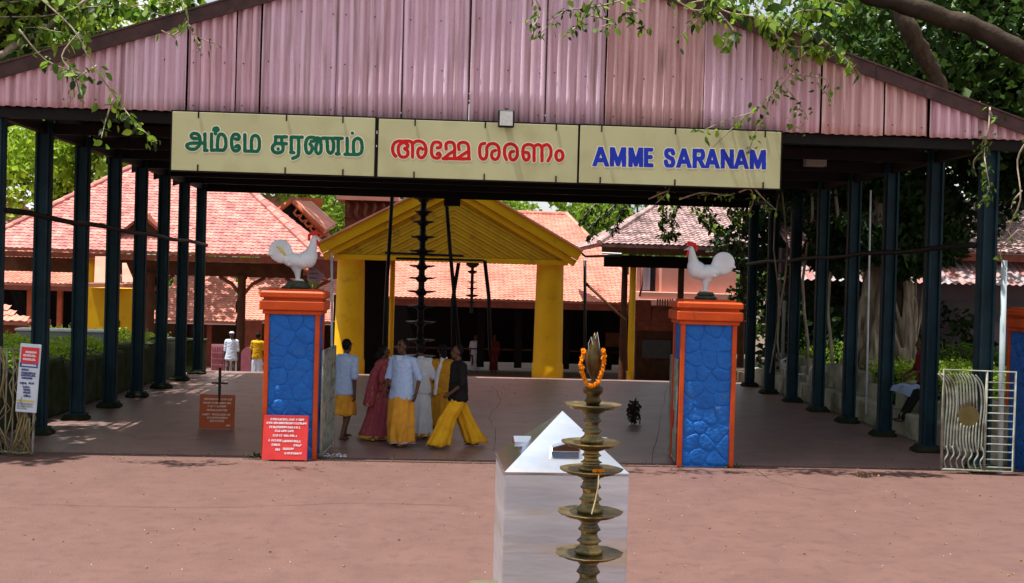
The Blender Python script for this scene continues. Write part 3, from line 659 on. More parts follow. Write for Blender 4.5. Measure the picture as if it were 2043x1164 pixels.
# left gate, wrapped in dry vines
a = P(-60, 890, Y=17.35); b = P(66, 895, Y=17.25); a.z = b.z = .02
t, L, bar = gate('rusty gate overgrown with dry vine stems at the left edge behind the poster', a, b, 1.55, 0)
for k in range(1, 9): bar([(L*k/9, 0, .05), (L*k/9, 0, 1.55)], .012)
for k in range(34):
    x = R(0, L-.05); pts = []; zz = R(.9, 1.6); n = 7; 
    for i in range(n): pts.append((x+R(-.05, .05)+.03*i*R(-1, 1), R(-.08, .05), .02+zz*(1-i/(n-1))))
    q = MB(); q.tube(pts, R(.006, .014), 5); q.build('vine_stem', M_vinedry, t, True)
for pts in ([(.84, -.03, .55), (.78, -.06, .3), (.7, -.05, .05)], [(.93, -.03, .55), (.86, -.06, .28), (.72, -.05, .06)], [(.95, -.03, .55), (.95, -.04, .06)], [(.7, -.05, .05), (.8, -.06, .03), (.96, -.05, .05)]):
    q = MB(); q.tube([(L*.95-.95+p[0], p[1], p[2]) for p in pts], .014, 6); q.build('vine_stem', M_vinedry, t, True)
# pale poles
def pole(label, pts, r, m, cat='pole'):
    q = MB(); q.tube(pts, r, 8); return q.build('pole', m, None, True, label=label, category=cat)
p0 = P(1994, 940, Y=17.28); p1 = P(2004, 520, Y=17.28); p0.z = .0
pole('pale blue tall pipe standing between the right gate and the blue front post', [p0, p1], .045, mat('pale_blue_pipe', (.42, .50, .52), (.34, .42, .44), rough=.4, scale=4))
pole('thin white pipe rising behind the left blue pillar', [(P(662, 880, Y=20.5).x, 20.5, 0), P(662, 505, Y=20.5)], .022, M_white)
pole('thin pale rod leaning behind the posts on the right', [(P(1729, 800, Y=22.6).x, 22.6, .3), P(1737, 380, Y=22.6)], .02, M_white)

# ------------------------------------------------------------ stainless donation box
bx = thing('donation_box', 'shiny stainless steel offering box with pyramid top behind the brass lamp', 'box', (P(1128, 946, Y=7.3).x, 7.3+.4, 0), .03)
hw = .40; HZ = P(1003, 945, Y=7.3).z
b = MB(); b.bbox((-hw, -.4, 0.0), (hw, .4, HZ), .006); b.build('body', mat('brushed_steel', (.74, .80, .86), (.56, .62, .70), rough=.42, metal=1, scale=.9, stretch=(1.2, 1.2, 7), bump=.12, bscale=3, c3=(.60, .52, .40), s3=1.0, t3=(.52, .72)), bx)
b = MB(); b.box((-hw-.008, -.408, HZ+.0), (hw+.008, .408, HZ+.012)); b.build('rim', M_ss, bx)
az = P(1122, 820, Y=7.7).z; ap = (P(1122, 820, Y=7.7).x-bx.location.x, 0, az)
b = MB(); z = HZ+.012; b.add([(-hw, -.4, z), (hw, -.4, z), (hw, .4, z), (-hw, .4, z), ap], [(0, 1, 4), (1, 2, 4), (2, 3, 4), (3, 0, 4), (0, 3, 2, 1)]); b.build('pyramid_lid', M_ss, bx)
for k in range(4):
    M = Matrix.Rotation(k*math.pi/2, 4, 'Z')
    b = MB(); b.prism([(-.092, 0), (.092, 0), (.092, .03), (.0, .058), (-.092, .03)], -.315, -.20); b2 = MB(); b2.v = [tuple(M @ V((p[0], p[1], p[2]+HZ+.13))) for p in b.v]; b2.f = b.f; h_ = b2.build('slot_hood', M_ss, bx)
    b = MB(); b.prism([(-.085, .008), (.085, .008), (.085, .028), (.0, .052), (-.085, .028)], -.318, -.3155); b2 = MB(); b2.v = [tuple(M @ V((p[0], p[1], p[2]+HZ+.13))) for p in b.v]; b2.f = b.f; b2.build('slot_opening', M_brownwood, h_)
# stone bollard by it
b = MB(); c = P(968, 1150, Y=7.6); b.bbox((-.14, -.14, 0), (.14, .14, c.z-.05), .04); o = b.build('stone_bollard', mat('old_stone', (.13, .11, .07), (.08, .075, .04), rough=.95, bump=.6), None, label='weathered stone bollard top at the left foot of the steel box', category='bollard'); o.location = (c.x, 7.6, 0)

# ------------------------------------------------------------ bronze lamp in front
LX = P(1183, 800, Y=6).x
lp = thing('oil_lamp', 'tall tiered bronze oil lamp with a marigold garland in front of the steel box', 'lamp', (LX, 6, 0))
zz = lambda y: P(1183, y, Y=6).z
tiers = [(808, .150), (883, .160), (937, .165), (1022, .170), (1104, .176)]
zs_ = [zz(y) for y, r in tiers]
lo_extra = [zs_[-1]-.24, zs_[-1]-.50, zs_[-1]-.78]
allz = zs_+lo_extra; allr = [r for _, r in tiers]+[.185, .195, .205]
def stem_prof(za, zb, r0):
    """turned balusters between two pans, going down"""
    h = za-zb; P_ = []
    for u, r in ((0, .75), (.06, 1.05), (.12, .8), (.22, .95), (.30, 1.15), (.36, .85), (.45, .8), (.55, .95), (.62, 1.25), (.68, .9), (.76, 1.0), (.84, 1.35), (.92, 1.45), (1, 1.3)): P_.append((r0*r, za-u*h))
    return P_
for i, (z, r) in enumerate(zip(allz, allr)):
    b = MB(); spout = lambda a, q, zz_: 1+(.045*max(0, math.cos(7*a))**6 if q > r*.8 else 0)
    b.lathe([(r*.30, z-.042), (r*.42, z-.036), (r*.46, z-.024), (r*.78, z-.018), (r*.82, z-.008), (r*.985, z-.001), (r, z+.005), (r*.975, z+.005), (r*.9, z-.002), (r*.6, z-.004), (r*.2, z-.001)], (0, 0, 0), 56, spout); b.build('oil_pan', M_bronze, lp, True)
    zn = allz[i+1]+.0 if i+1 < len(allz) else .12
    b = MB(); b.lathe(stem_prof(z-.035, zn-.004, .043+.003*i), (0, 0, 0), 28); b.build('stem', M_bronze, lp, True)
b = MB(); b.lathe([(.32, 0), (.33, .03), (.26, .05), (.24, .08), (.12, .12), (.06, .13)], (0, 0, 0), 40); b.build('base', M_bronze, lp, True)
z8 = zs_[0]; zt0 = zz(762); za_ = zz(664)
b = MB(); b.lathe([(.030, z8-.01), (.038, z8+.012), (.046, z8+.02), (.036, z8+.035), (.034, z8+.05), (.05, z8+.062), (.054, z8+.08), (.05, z8+.095), (.034, z8+.10), (.03, z8+.115), (.012, zt0+.01), (.03, zt0+.05), (.044, zt0+.095), (.047, zt0+.13), (.036, zt0+.17), (.018, zt0+.205), (.012, zt0+.23), (.003, za_)], (0, 0, 0), 28); b.build('finial', mat('dark_brass', (.12, .08, .03), (.05, .035, .015), rough=.4, metal=.8, scale=12), lp, True)
b = MB(); b.tube([(-.03, -.02, zt0+.14), (-.034, -.02, zt0+.2), (-.022, -.02, zt0+.235), (-.010, -.02, zt0+.19), (.0, -.01, zt0+.22), (.010, -.02, za_+.004), (.022, -.02, zt0+.2), (.026, -.02, zt0+.15)], .0018, 6); b.build('wire_loop', mat('pale_wire', (.6, .58, .5), rough=.4), lp, True)
gl = thing('flower_garland', 'orange marigold garland looped around the top of the bronze lamp', 'garland', (LX, 6, 0))
fl = MB()
for k in range(46):
    a = R(0, 6.28); e = R(-.6, 1.5); d = V((math.cos(a)*math.cos(e), math.sin(a)*math.cos(e), math.sin(e)*.7)); u_ = d.orthogonal().normalized()*.006; v_ = d.cross(u_).normalized()*.006
    c0 = d*.010; fl.add([c0-u_, c0+v_+d*.004, c0+u_+d*.001, c0-v_+d*.005], [(0, 1, 2, 3)])
fl.ell((0, 0, 0), (.010, .010, .007), None, 8, 5)
flm = fl.mesh('flower', M_mari)
path = []
ptsg = [(1166, 700), (1160, 720), (1161, 738), (1166, 755), (1173, 768), (1184, 770), (1194, 762), (1200, 748), (1203, 730), (1205, 715), (1203, 700)]
pg = smooth_line(ptsg, 4)
for k, (x, y) in enumerate(pg):
    p = P(x, y, Y=5.945); put('flower', flm, gl, Matrix.Translation((p.x-LX+R(-.004, .004), -.045+R(-.012, .006), p.z)) @ Euler((R(-.6, .6)+1.3, R(-.6, .6), R(0, 6))).to_matrix().to_4x4() @ Matrix.Scale(R(.7, 1.0), 4))
q = MB(); q.tube([(P(x, y, Y=5.96).x-LX, -.03, P(x, y, Y=5.96).z) for x, y in pg], .002, 5); q.build('string', M_vinedry, gl)
t = thing('offering_flower', 'orange flower and thread lying on the third pan of the bronze lamp', 'flower', (LX, 6, 0))
for k in range(4): put('flower', flm, t, Matrix.Translation((P(1194, 930, Y=5.9).x-LX+.014*(k-1.5), -.115+.01*(k % 2), zs_[2]+.012)) @ Matrix.Scale(.8, 4))
q = MB(); q.tube([(.02, -.16, zs_[2]+.0), (.018, -.17, zs_[2]-.06), (.006, -.165, zs_[2]-.13), (-.012, -.172, zs_[2]-.20)], .0035, 5); q.build('thread', mat('thread', (.6, .5, .25), rough=.8), t)

# ------------------------------------------------------------ foliage tools
def leafquad(mb, c, s, rnd, droop=.0):
    a = rnd.uniform(0, 6.283); e = rnd.uniform(-1.1, 1.1)-droop
    d = V((math.cos(a)*math.cos(e), math.sin(a)*math.cos(e), math.sin(e))); w_ = d.cross(V((rnd.uniform(-1, 1), rnd.uniform(-1, 1), rnd.uniform(-1, 1)))).normalized()*s*.33
    o = len(mb.v); c = V(c); up = V((0, 0, s*.08))
    mb.v += [tuple(c), tuple(c+d*s*.5+w_+up), tuple(c+d*s), tuple(c+d*s*.5-w_+up)]; mb.f += [(o, o+1, o+2), (o, o+2, o+3)]
def crown(mb, blobs, n, s, seed, shell=.55):
    rnd = random.Random(seed); vol = [b[1][0]*b[1][1]*b[1][2] for b in blobs]; tot = sum(v**.67 for v in vol)
    for (c, r), v in zip(blobs, vol):
        for _ in range(int(n*v**.67/tot)):
            d = V((rnd.gauss(0, 1), rnd.gauss(0, 1), rnd.gauss(0, 1))).normalized(); q = shell+(1-shell)*rnd.random()**.6; q *= 1+.13*math.sin(5*d.x+3*d.z+c[0])
            leafquad(mb, (c[0]+d.x*r[0]*q, c[1]+d.y*r[1]*q, c[2]+d.z*r[2]*q), s*rnd.uniform(.6, 1.3), rnd)
def tree(label, base, top, blobsn, spread, n, s, m, seed, trunk=.25, bark=None, name='tree', cat='tree'):
    """base on the ground, top = centre of the crown, blobs scattered about it"""
    rnd = random.Random(seed); t = thing(name, label, cat, base); base = V(base); top = V(top)-base
    k = MB(); mid = top*.5+V((rnd.uniform(-.3, .3), rnd.uniform(-.3, .3), 0))
    k.tube([(0, 0, -.1), mid*.5, mid, top*.85], [trunk*1.4, trunk, trunk*.8, trunk*.45], 10)
    blobs = []
    for i in range(blobsn):
        c = top+V((rnd.uniform(-1, 1)*spread[0], rnd.uniform(-1, 1)*spread[1], rnd.uniform(-1, 1)*spread[2])); r = rnd.uniform(.35, .6)*min(spread[0], spread[2]*1.6)
        blobs.append((c, (r*rnd.uniform(.9, 1.3), r, r*rnd.uniform(.6, .9)))); st = mid.lerp(top, rnd.uniform(0, .8))
        k.tube([st, st.lerp(c, .5)+V((0, 0, rnd.uniform(-.2, .4))), c], [trunk*.4, trunk*.25, trunk*.08], 6)
    k.build('trunk', bark or M_barkd, t, True)
    cr = MB(); crown(cr, blobs, n, s, seed+1); cr.build('crown', m, t)
    return t

# ------------------------------------------------------------ tiled roofs and temple buildings
def tile_mesh(w, l, m):
    mb = MB(); n = 5; vs = []
    for (v, zo) in ((-.02, .045), (l, .012)):
        for i in range(n+1):
            u = i/n; vs.append(((u-.5)*w, v, (zo+.020*math.sin(u*2*math.pi))*min(1, l/.24)))
    for i in range(n+1): u = i/n; vs.append(((u-.5)*w, -.02, .005+.020*math.sin(u*2*math.pi)))
    N = n+1; fs = [(i, i+1, N+i+1, N+i) for i in range(n)]+[(2*N+i, 2*N+i+1, i+1, i) for i in range(n)]
    mb.add(vs, fs); return mb
singles = {}
def roof_plane(parent, poly, m, tw=.24, tl=.30, maxn=0, name='roof', deck=True):
    """poly: corners in order, the first two are the eave (left to right seen from outside)"""
    poly = [V(p) for p in poly]; o = poly[0]; ux = (poly[1]-poly[0]).normalized(); nrm = ux.cross(poly[2]-poly[1]).normalized()
    if nrm.z < 0: nrm = -nrm
    uy = nrm.cross(ux)
    p2 = [((p-o).dot(ux), (p-o).dot(uy)) for p in poly]
    def inside(x, y):
        c = False
        for i in range(len(p2)):
            (x1, y1), (x2, y2) = p2[i], p2[(i+1) % len(p2)]
            if (y1 > y) != (y2 > y) and x < (x2-x1)*(y-y1)/(y2-y1+1e-12)+x1: c = not c
        return c
    dk = MB(); n = len(poly); dk.add([p-nrm*.02 for p in poly]+[p-nrm*.12 for p in poly], [tuple(range(n)), tuple(range(2*n-1, n-1, -1))]+[(i, n+i, n+(i+1) % n, (i+1) % n) for i in range(n)])
    d = dk.build(name, m, parent)
    tm = tile_mesh(tw, tl, m); me = tm.mesh('tile', m)
    M0 = Matrix((( ux.x, uy.x, nrm.x, 0), (ux.y, uy.y, nrm.y, 0), (ux.z, uy.z, nrm.z, 0), (0, 0, 0, 1)))
    xs = [p[0] for p in p2]; ys = [p[1] for p in p2]; cells = []
    y = 0
    while y < max(ys):
        x = min(xs)+tw/2
        while x < max(xs):
            if inside(x, min(y+tl/2, max(ys)-.01)): cells.append((x+R(-.006, .006), y+R(-.012, .012)))
            x += tw
        y += tl
    info = []
    for (x, y) in cells:
        p = o+ux*x+uy*y; px, py, dd = proj(p); vis = (-20 < px < 2063 and 335 < py < 700); info.append((not vis, dd, p))
    info.sort(key=lambda q: (q[0], q[1])); rest = MB(); vs0 = np.array(tm.v)
    for i, (nv, dd, p) in enumerate(info):
        M = Matrix.Translation(p+nrm*R(0, .008)) @ M0 @ Matrix.Rotation(R(-.02, .02), 4, 'Z')
        if i < maxn and not nv:
            put('tile', me, d, M)
        else:
            A = np.array(M); q = vs0 @ A[:3, :3].T+A[:3, 3]; off = len(rest.v); rest.v += [tuple(v) for v in q]; rest.f += [tuple(k+off for k in f) for f in tm.f]
    if rest.v:
        me2 = bpy.data.meshes.new('tiles'); me2.from_pydata(rest.v, [], rest.f); me2.materials.append(m); put('tiles', me2, d, kind='stuff')
    return d
def ridge(parent, a, b, m, r=.11):
    a, b = V(a), V(b); n = max(2, int((b-a).length/.38)); mb = MB()
    for i in range(n):
        p, q = a.lerp(b, i/n), a.lerp(b, (i+1)/n+.02/n); mb.tube([p+V((0, 0, .02)), q+V((0, 0, .045))], r, 8)
    mb.build('ridge_tiles', m, parent, kind='stuff')
def bx(parent, name, a, b, m, c=None):
    q = MB(); (q.bbox(a, b, c) if c else q.box(a, b)); return q.build(name, m, parent)

# --- big left hall
L1 = thing('temple_hall', 'large hall with pink tiled hip roof and a small dormer left of the yellow porch', 'building', (0, 0, 0))
YE, YR = 40.0, 43.4
eL, eR = P(-90, 494, Y=YE), P(634, 508, Y=YE); ze = (eL.z+eR.z)/2; eL.z = eR.z = ze
rL, rR = P(262, 335, Y=YR), P(458, 340, Y=YR); zr = rL.z; rR.z = zr
eL2 = V((P(95, 500, Y=YE).x, YE, ze))
roof_plane(L1, [P(-60, 497, Y=YE-0.01).to_tuple()[:2]+(ze,), eR, rR, rL], M_tile_p, .19, .155, maxn=300)
roof_plane(L1, [eR, (eR.x+.2, YR+3.2, ze), rR], M_tile_p, .19, .155)
ridge(L1, rL, rR, M_tile_p); ridge(L1, rR, eR, M_tile_p, .13); ridge(L1, rL, V((P(-60, 497, Y=YE).x, YE, ze)), M_tile_p, .1)
bx(L1, 'eave_board', (eL.x-1, YE+.02, ze-.30), (eR.x-.05, YE+.12, ze-.12), M_redwood)
bx(L1, 'wall_beam', (eL.x-1, YE+.9, ze-.8), (eR.x-.6, YE+1.1, ze-.3), M_brownwood)
for px in (300, 482, 614):
    X = P(px, 600, Y=YE+1).x; q = MB(); q.lathe([(.2, -.94), (.2, -.6), (.15, -.55), (.14, ze-.9), (.2, ze-.8), (.22, ze-.7)], (X, YE+1, 0), 16); q.build('wood_column', M_brownwood, L1, True)
    for sg in (-1, 1):
        q = MB(); q.tube([(X, YE+1, ze-1.5), (X+sg*.35, YE+1, ze-1.05), (X+sg*.8, YE+1, ze-.8)], .07, 6); q.build('bracket', M_redwood, L1, True)
q = MB(); q.lathe([(.22, -.94), (.22, -.5), (.16, -.4), (.15, ze-.8), (.24, ze-.7), (.24, ze-.3)], (P(184, 600, Y=YE+.8).x, YE+.8, 0), 18); q.build('yellow_column', M_yellow, L1, True)
# dormer
dx, dz = P(287, 428, Y=40.6), P(287, 462, Y=40.6)
q = MB(); hwid = .85; 
for sg in (-1, 1):
    q = MB(); q.add([(dx.x, 40.4, dx.z), (dx.x, 43, dx.z+.15), (dx.x+sg*hwid, 43, dz.z-.05), (dx.x+sg*hwid, 40.4, dz.z-.12), (dx.x, 40.4, dx.z-.12), (dx.x+sg*hwid, 40.4, dz.z-.24)], [(0, 1, 2, 3), (0, 3, 5, 4)]); q.build('dormer_roof', M_redwood, L1)
q = MB(); q.prism([(dx.x-hwid+.1, dz.z-.5), (dx.x+hwid-.1, dz.z-.5), (dx.x+hwid-.1, dz.z-.2), (dx.x, dx.z-.14), (dx.x-hwid+.1, dz.z-.2)], 40.65, 42.6); q.build('dormer_front', M_brownwood, L1)
# --- far left lower roofs
L2 = thing('temple_hall', 'low hall with pink tiled roof seen past the leftmost shed posts', 'building', (0, 0, 0))
a, b = P(-140, 560, Y=50), P(266, 566, Y=50); z2 = a.z; b.z = z2; c_, d_ = P(232, 492, Y=54), P(-140, 492, Y=54); c_.z = d_.z
roof_plane(L2, [a, b, c_, d_], M_tile_s, .2, .17, maxn=200); bx(L2, 'eave_board', (a.x, 50.02, z2-.3), (b.x, 50.1, z2-.12), M_redwood)
for px in (60, 120, 215, 262): bx(L2, 'wood_column', (P(px, 600, Y=50.8).x-.1, 50.7, -1.3), (P(px, 600, Y=50.8).x+.1, 50.9, z2), M_orangewood)
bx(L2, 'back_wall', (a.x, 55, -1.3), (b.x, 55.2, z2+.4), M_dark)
L3 = thing('gatehouse', 'small roofed hut with pale pink tiles at the far left edge below the hall', 'building', (0, 0, 0))
a, b = P(-130, 638, Y=34), P(58, 642, Y=34); b.z = a.z; c_ = P(-60, 560, Y=36); roof_plane(L3, [a, b, (c_.x, 36, c_.z), (a.x-1, 36, c_.z)], M_tile_s)
bx(L3, 'wall', (a.x, 34.6, -.9), (b.x-.4, 37, a.z-.05), M_redwood); bx(L3, 'doorway', (b.x-1.6, 34.57, -.8), (b.x-1.0, 34.595, a.z-.3), M_brownwood)
# left upper extra roof at far left
L4 = thing('temple_hall', 'upper pink tiled roof with a small peak at the extreme left behind the trees', 'building', (0, 0, 0))
a, b = P(-120, 486, Y=57), P(150, 490, Y=57); b.z = a.z; r1, r2 = P(36, 398, Y=61), P(-120, 400, Y=61); r2.z = r1.z
roof_plane(L4, [a, b, r1, r2], M_tile_p); bx(L4, 'wall', (a.x, 58.5, -1.3), (b.x-1, 61, a.z), M_brownwood)
# yellow wall pieces behind the left posts
L5 = thing('yellow_kiosk', 'bright yellow kiosk behind the left posts beside the grey counter', 'kiosk', (0, 0, 0))
q0, q1 = P(176, 650, Y=36), P(262, 650, Y=36)
bx(L5, 'wall', (q0.x, 36, -.9), (q1.x, 37.5, P(200, 575, Y=36).z), M_yellow); bx(L5, 'window', (q0.x+.5, 35.96, .2), (q0.x+.95, 35.99, 1.2), M_dark)
bx(L5, 'awning', (P(182, 510, Y=36).x, 35.2, P(200, 573, Y=35.2).z), (P(262, 510, Y=36).x, 36.2, P(200, 566, Y=35.2).z), M_tile_s)
q = MB(); e0, e1, e2, e3 = P(190, 512, Y=36.4), P(214, 512, Y=36.4), P(214, 564, Y=35.4), P(188, 564, Y=35.4); q.add([e0, e1, e2, e3, e0-V((0, 0, .05)), e1-V((0, 0, .05)), e2-V((0, 0, .05)), e3-V((0, 0, .05))], [(0, 1, 2, 3), (7, 6, 5, 4), (2, 3, 7, 6)]); q.build('sloping_sheet', M_tile_s, L5)
q = MB(); e0, e1, e2, e3 = P(244, 525, Y=36.4), P(252, 525, Y=36.4), P(268, 563, Y=35.4), P(244, 563, Y=35.4); q.add([e0, e1, e2, e3], [(0, 1, 2, 3)]); q.build('sloping_sheet', M_tile_s, L5)
for px in (258, 262): pass
c0, c1 = P(34, 655, Y=27.5), P(214, 655, Y=27.5)
t = thing('counter_wall', 'grey plastered counter with white top behind the left hedge', 'wall', (0, 0, 0)); bx(t, 'wall', (c0.x, 27.5, 0), (c1.x, 27.9, c0.z-.06), M_grey, .02); bx(t, 'top_slab', (c0.x-.04, 27.45, c0.z-.058), (c1.x+.04, 27.95, c0.z), M_whitec, .015)
# --- mid roofs left of the porch
L6 = thing('temple_wing', 'low salmon sheet roofed wing behind the far white clad man', 'building', (0, 0, 0))
for (x0, y0, x1, y1, Yb, up, m) in ((296, 640, 470, 548, 49, 3, M_tile_s), (485, 640, 690, 556, 48, 3, M_tile_s)):
    a, b = P(x0, y0-2, Y=Yb), P(x1, y0, Y=Yb); b.z = a.z; c_, d_ = P(x1, y1, Y=Yb+up), P(x0+(60 if x0 == 296 else 0), y1, Y=Yb+up); c_.z = d_.z; roof_plane(L6, [a, b, c_, d_], m, .2, .17, maxn=60)
    bx(L6, 'eave_board', (a.x, Yb+.03, a.z-.14), (b.x, Yb+.1, a.z-.10), M_whitec)
a = P(300, 700, Y=52); b = P(700, 700, Y=52); bx(L6, 'wall', (a.x, 52, -1.3), (b.x, 52.3, P(400, 590, Y=52).z), M_brownwood)
bx(L6, 'red_wall', (P(480, 700, Y=45.5).x, 45.5, -.9), (P(520, 700, Y=45.5).x, 45.7, .9), M_redwood)
for px in (420, 545): bx(L6, 'wood_column', (P(px, 600, Y=49.6).x-.1, 49.5, -1.3), (P(px, 600, Y=49.6).x+.1, 49.7, .9), M_redwood)
L7 = thing('lattice_screen', 'pink lattice screen standing left of the far man in white', 'screen', (P(435, 735, Y=39).x, 39, -.85))
for k in range(6):
    q = MB(); q.box((-.21+k*.08, -.02, 0), (-.19+k*.08, .02, 1.15)); q.build('slat', M_pink, L7)
    q = MB(); q.box((-.22, -.045, .1+k*.2), (.22, -.022, .13+k*.2)); q.build('slat', M_pink, L7)
q = MB(); q.box((-.24, .022, 0), (.24, .05, 1.2)); q.build('panel', mat('pale_pink', (.6, .35, .4), rough=.7), L7)
t = thing('low_arch', 'pink rounded panel standing right of the far man in white', 'panel', (P(495, 735, Y=39.5).x, 39.5, -.85)); q = MB(); q.prism([(-.25, 0), (.25, 0), (.25, .85)]+[(.25*math.cos(a), .85+.25*math.sin(a)) for a in np.linspace(.3, 2.84, 7)]+[(-.25, .85)], 0, .08); q.build('panel', M_pink, t)
# carved gable with ridge behind
L8 = thing('carved_gable', 'orange carved gable with salmon roof rising behind the left hall', 'building', (0, 0, 0))
Yg = 50
ga, gl_, gr_ = P(582, 400, Y=Yg), P(540, 432, Y=Yg), P(646, 462, Y=Yg)
q = MB()
for (a, b) in ((ga, gl_), (ga, gr_)):
    d = (b-a).normalized(); q = MB(); q.tube([a, b], .11, 6); q.build('gable_board', M_orangewood, L8, True)
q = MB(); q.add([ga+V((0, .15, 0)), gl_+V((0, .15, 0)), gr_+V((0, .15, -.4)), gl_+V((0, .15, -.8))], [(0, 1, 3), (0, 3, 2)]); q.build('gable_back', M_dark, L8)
for k in range(5):
    p = ga.lerp(gr_, .2+.17*k); q = MB(); q.tube([p+V((-.05, .02, -.1)), p+V((-.18, .02, -.28)), p+V((-.05, .02, -.42)), p+V((.1, .02, -.36))], .055, 6); q.build('carving', M_orangewood, L8, True)
e1 = P(672, 446, Y=Yg+3.5); e1b = P(622, 402, Y=Yg+3.5)
q = MB(); q.add([ga, gr_, e1, e1b, ga-V((0, 0, .1)), gr_-V((0, 0, .1)), e1-V((0, 0, .1)), e1b-V((0, 0, .1))], [(0, 1, 2, 3), (7, 6, 5, 4), (0, 4, 5, 1)]); q.build('roof', M_tile_s, L8)
roof_plane(L8, [P(480, 432, Y=51.5), P(660, 470, Y=51.5), P(600, 398, Y=53), P(510, 398, Y=53)], M_tile_s)
bx(L8, 'wall', (P(520, 480, Y=52).x, 52.2, -.9), (P(680, 480, Y=52).x, 54, P(600, 465, Y=52).z), M_redwood)
bx(L8, 'parapet', (P(520, 480, Y=58).x, 58, P(520, 402, Y=58).z-.2), (P(640, 480, Y=58).x, 58.3, P(520, 392, Y=58).z), M_orangewood)
L9 = thing('temple_tower', 'small dark red carved tier under a pink roof above the left end of the porch', 'building', (0, 0, 0))
a, b = P(676, 402, Y=60), P(800, 404, Y=60); q = MB(); q.prism([(a.x, a.z), (b.x, a.z), (b.x-.5, a.z+1.2), (a.x+.5, a.z+1.2)], 58.5, 62); q.build('roof', M_tile_s, L9)
for k in range(7): q = MB(); x = a.x+.5+k*.45; q.tube([(x, 59, a.z-.02), (x+.1, 58.9, a.z-.3), (x, 59, a.z-.6), (x+.1, 59, a.z-.9)], .12, 6); q.build('carving', M_redwood, L9, True)
bx(L9, 'wall', (a.x+.4, 59.2, -.9), (b.x-.3, 62, a.z), M_redwood)
# small fretwork roof by the rooster
L10 = thing('fretwork_gable', 'small orange fretwork gable seen behind the left rooster legs', 'gable', (0, 0, 0))
g0, g1, g2 = P(600, 532, Y=46.8), P(534, 556, Y=46.8), P(650, 560, Y=46.8)
for a, b in ((g0, g1), (g0, g2)): q = MB(); q.tube([a, b], .08, 6); q.build('gable_board', M_orangewood, L10, True)
for k in range(3): q = MB(); c_ = P(575+k*22, 550, Y=46.85); q.tube([c_+V((.14*math.cos(a), 0, .14*math.sin(a))) for a in np.linspace(0, 3.5, 8)], .035, 6); q.build('carving', M_orangewood, L10, True)
bx(L10, 'post', (g0.x-.1, 46.9, -.9), (g0.x+.1, 47.1, g0.z-.1), M_yellow)
t = thing('pink_sign', 'pink pointed sign with dark writing right of the left rooster', 'sign', (0, 0, 0)); Yq = 30
pp_ = [P(616, 528, Y=Yq), P(648, 549, Y=Yq), P(630, 575, Y=Yq), P(612, 558, Y=Yq)]; q = MB(); q.add(pp_+[p+V((0, .04, 0)) for p in pp_], [(0, 1, 2, 3), (7, 6, 5, 4), (0, 4, 5, 1), (1, 5, 6, 2), (2, 6, 7, 3), (3, 7, 4, 0)]); q.build('board', mat('pink_sign', (.62, .36, .40), rough=.5), t)
st = []
for (x0, x1, y) in ((618, 630, 537), (618, 636, 546), (618, 632, 555)):
    for x in np.arange(x0, x1, 2.6): p = P(x, y, Y=Yq-.006); st.append([(p.x+.011*math.cos(a), p.z+.016*math.sin(a)) for a in np.linspace(R(0, 2), 5.6, 6)])
quads(raster(st, .006), Yq-.006).build('lettering', mat('maroon_ink', (.2, .02, .06), rough=.6), t)
pole_t = MB(); pole_t.tube([pp_[3]+V((.05, .06, .2)), V((pp_[3].x+.05, Yq+.06, 0))], .02, 6); pole_t.build('pole', M_iron, t)

# --- the yellow porch
PO = thing('porch', 'ochre yellow gabled porch on thick round columns at the end of the shed', 'porch', (0, 0, 0))
Yp = 36.0; ap_ = P(905, 352, Y=Yp); lo = P(634, 494, Y=Yp); hi = P(1161, 497, Y=Yp); lo.z = hi.z = (lo.z+hi.z)/2; ap_.x = (lo.x+hi.x)/2+.05
for (px, nm) in ((698, ''), (1095, '')):
    X = P(px, 630, Y=Yp+.5).x; zt = P(px, 512, Y=Yp+.5).z
    q = MB(); q.lathe([(.50, -.94), (.50, .1), (.485, .14), (.47, .2), (.43, zt-.35), (.42, zt-.09), (.46, zt-.08), (.46, zt), (.33, zt+.02)], (X, Yp+.5, 0), 40); q.build('round_column', M_yellow, PO, True)
zb = P(903, 522, Y=Yp).z
XA, XB = P(672, 520, Y=Yp).x-.1, P(1127, 520, Y=Yp).x+.1
bx(PO, 'lintel', (XA, Yp-.02, zb-.02), (XB, Yp+.9, zb+.13), M_yellow)
# gable infill of narrow boards following the roof slope
q = MB(); sl = (ap_.z-lo.z)/(ap_.x-lo.x); nb = 26
for sg in (-1, 1):
    xe = lo.x if sg < 0 else hi.x; D = abs(xe-ap_.x)
    for k in range(nb):
        # board k runs parallel to the roof, offset down by k*.11
        o0, o1 = .05+k*.112, .05+k*.112+.102
        def pt(t, off):  # t: horizontal distance from the centre
            return (ap_.x+sg*t, ap_.z-sl*t-off)
        base = zb+.14; tmax0 = min((ap_.z-o0-base)/sl, D-.45); tmax1 = min((ap_.z-o1-base)/sl, D-.45)
        if tmax1 <= .02: 
            if tmax0 > .05: q.prism([pt(0, o0), pt(tmax0, o0), pt(0, ap_.z-base)], Yp+.04, Yp+.10)
            continue
        q.prism([pt(0, o0), pt(tmax0, o0), pt(tmax1, o1), pt(0, o1)], Yp+.02+.02*(k % 2), Yp+.10)
q.build('gable_boards', M_yellow2, PO, kind='stuff')
q = MB(); q.prism([(XA+.1, zb+.1), (XB-.1, zb+.1), (ap_.x, ap_.z-.1)], Yp+.105, Yp+.15); q.build('gable_backing', mat('gap_shadow_ochre', (.30, .17, .01), (.2, .11, .01), rough=.8), PO)  # dark colour stands in for shadow in the gaps between boards
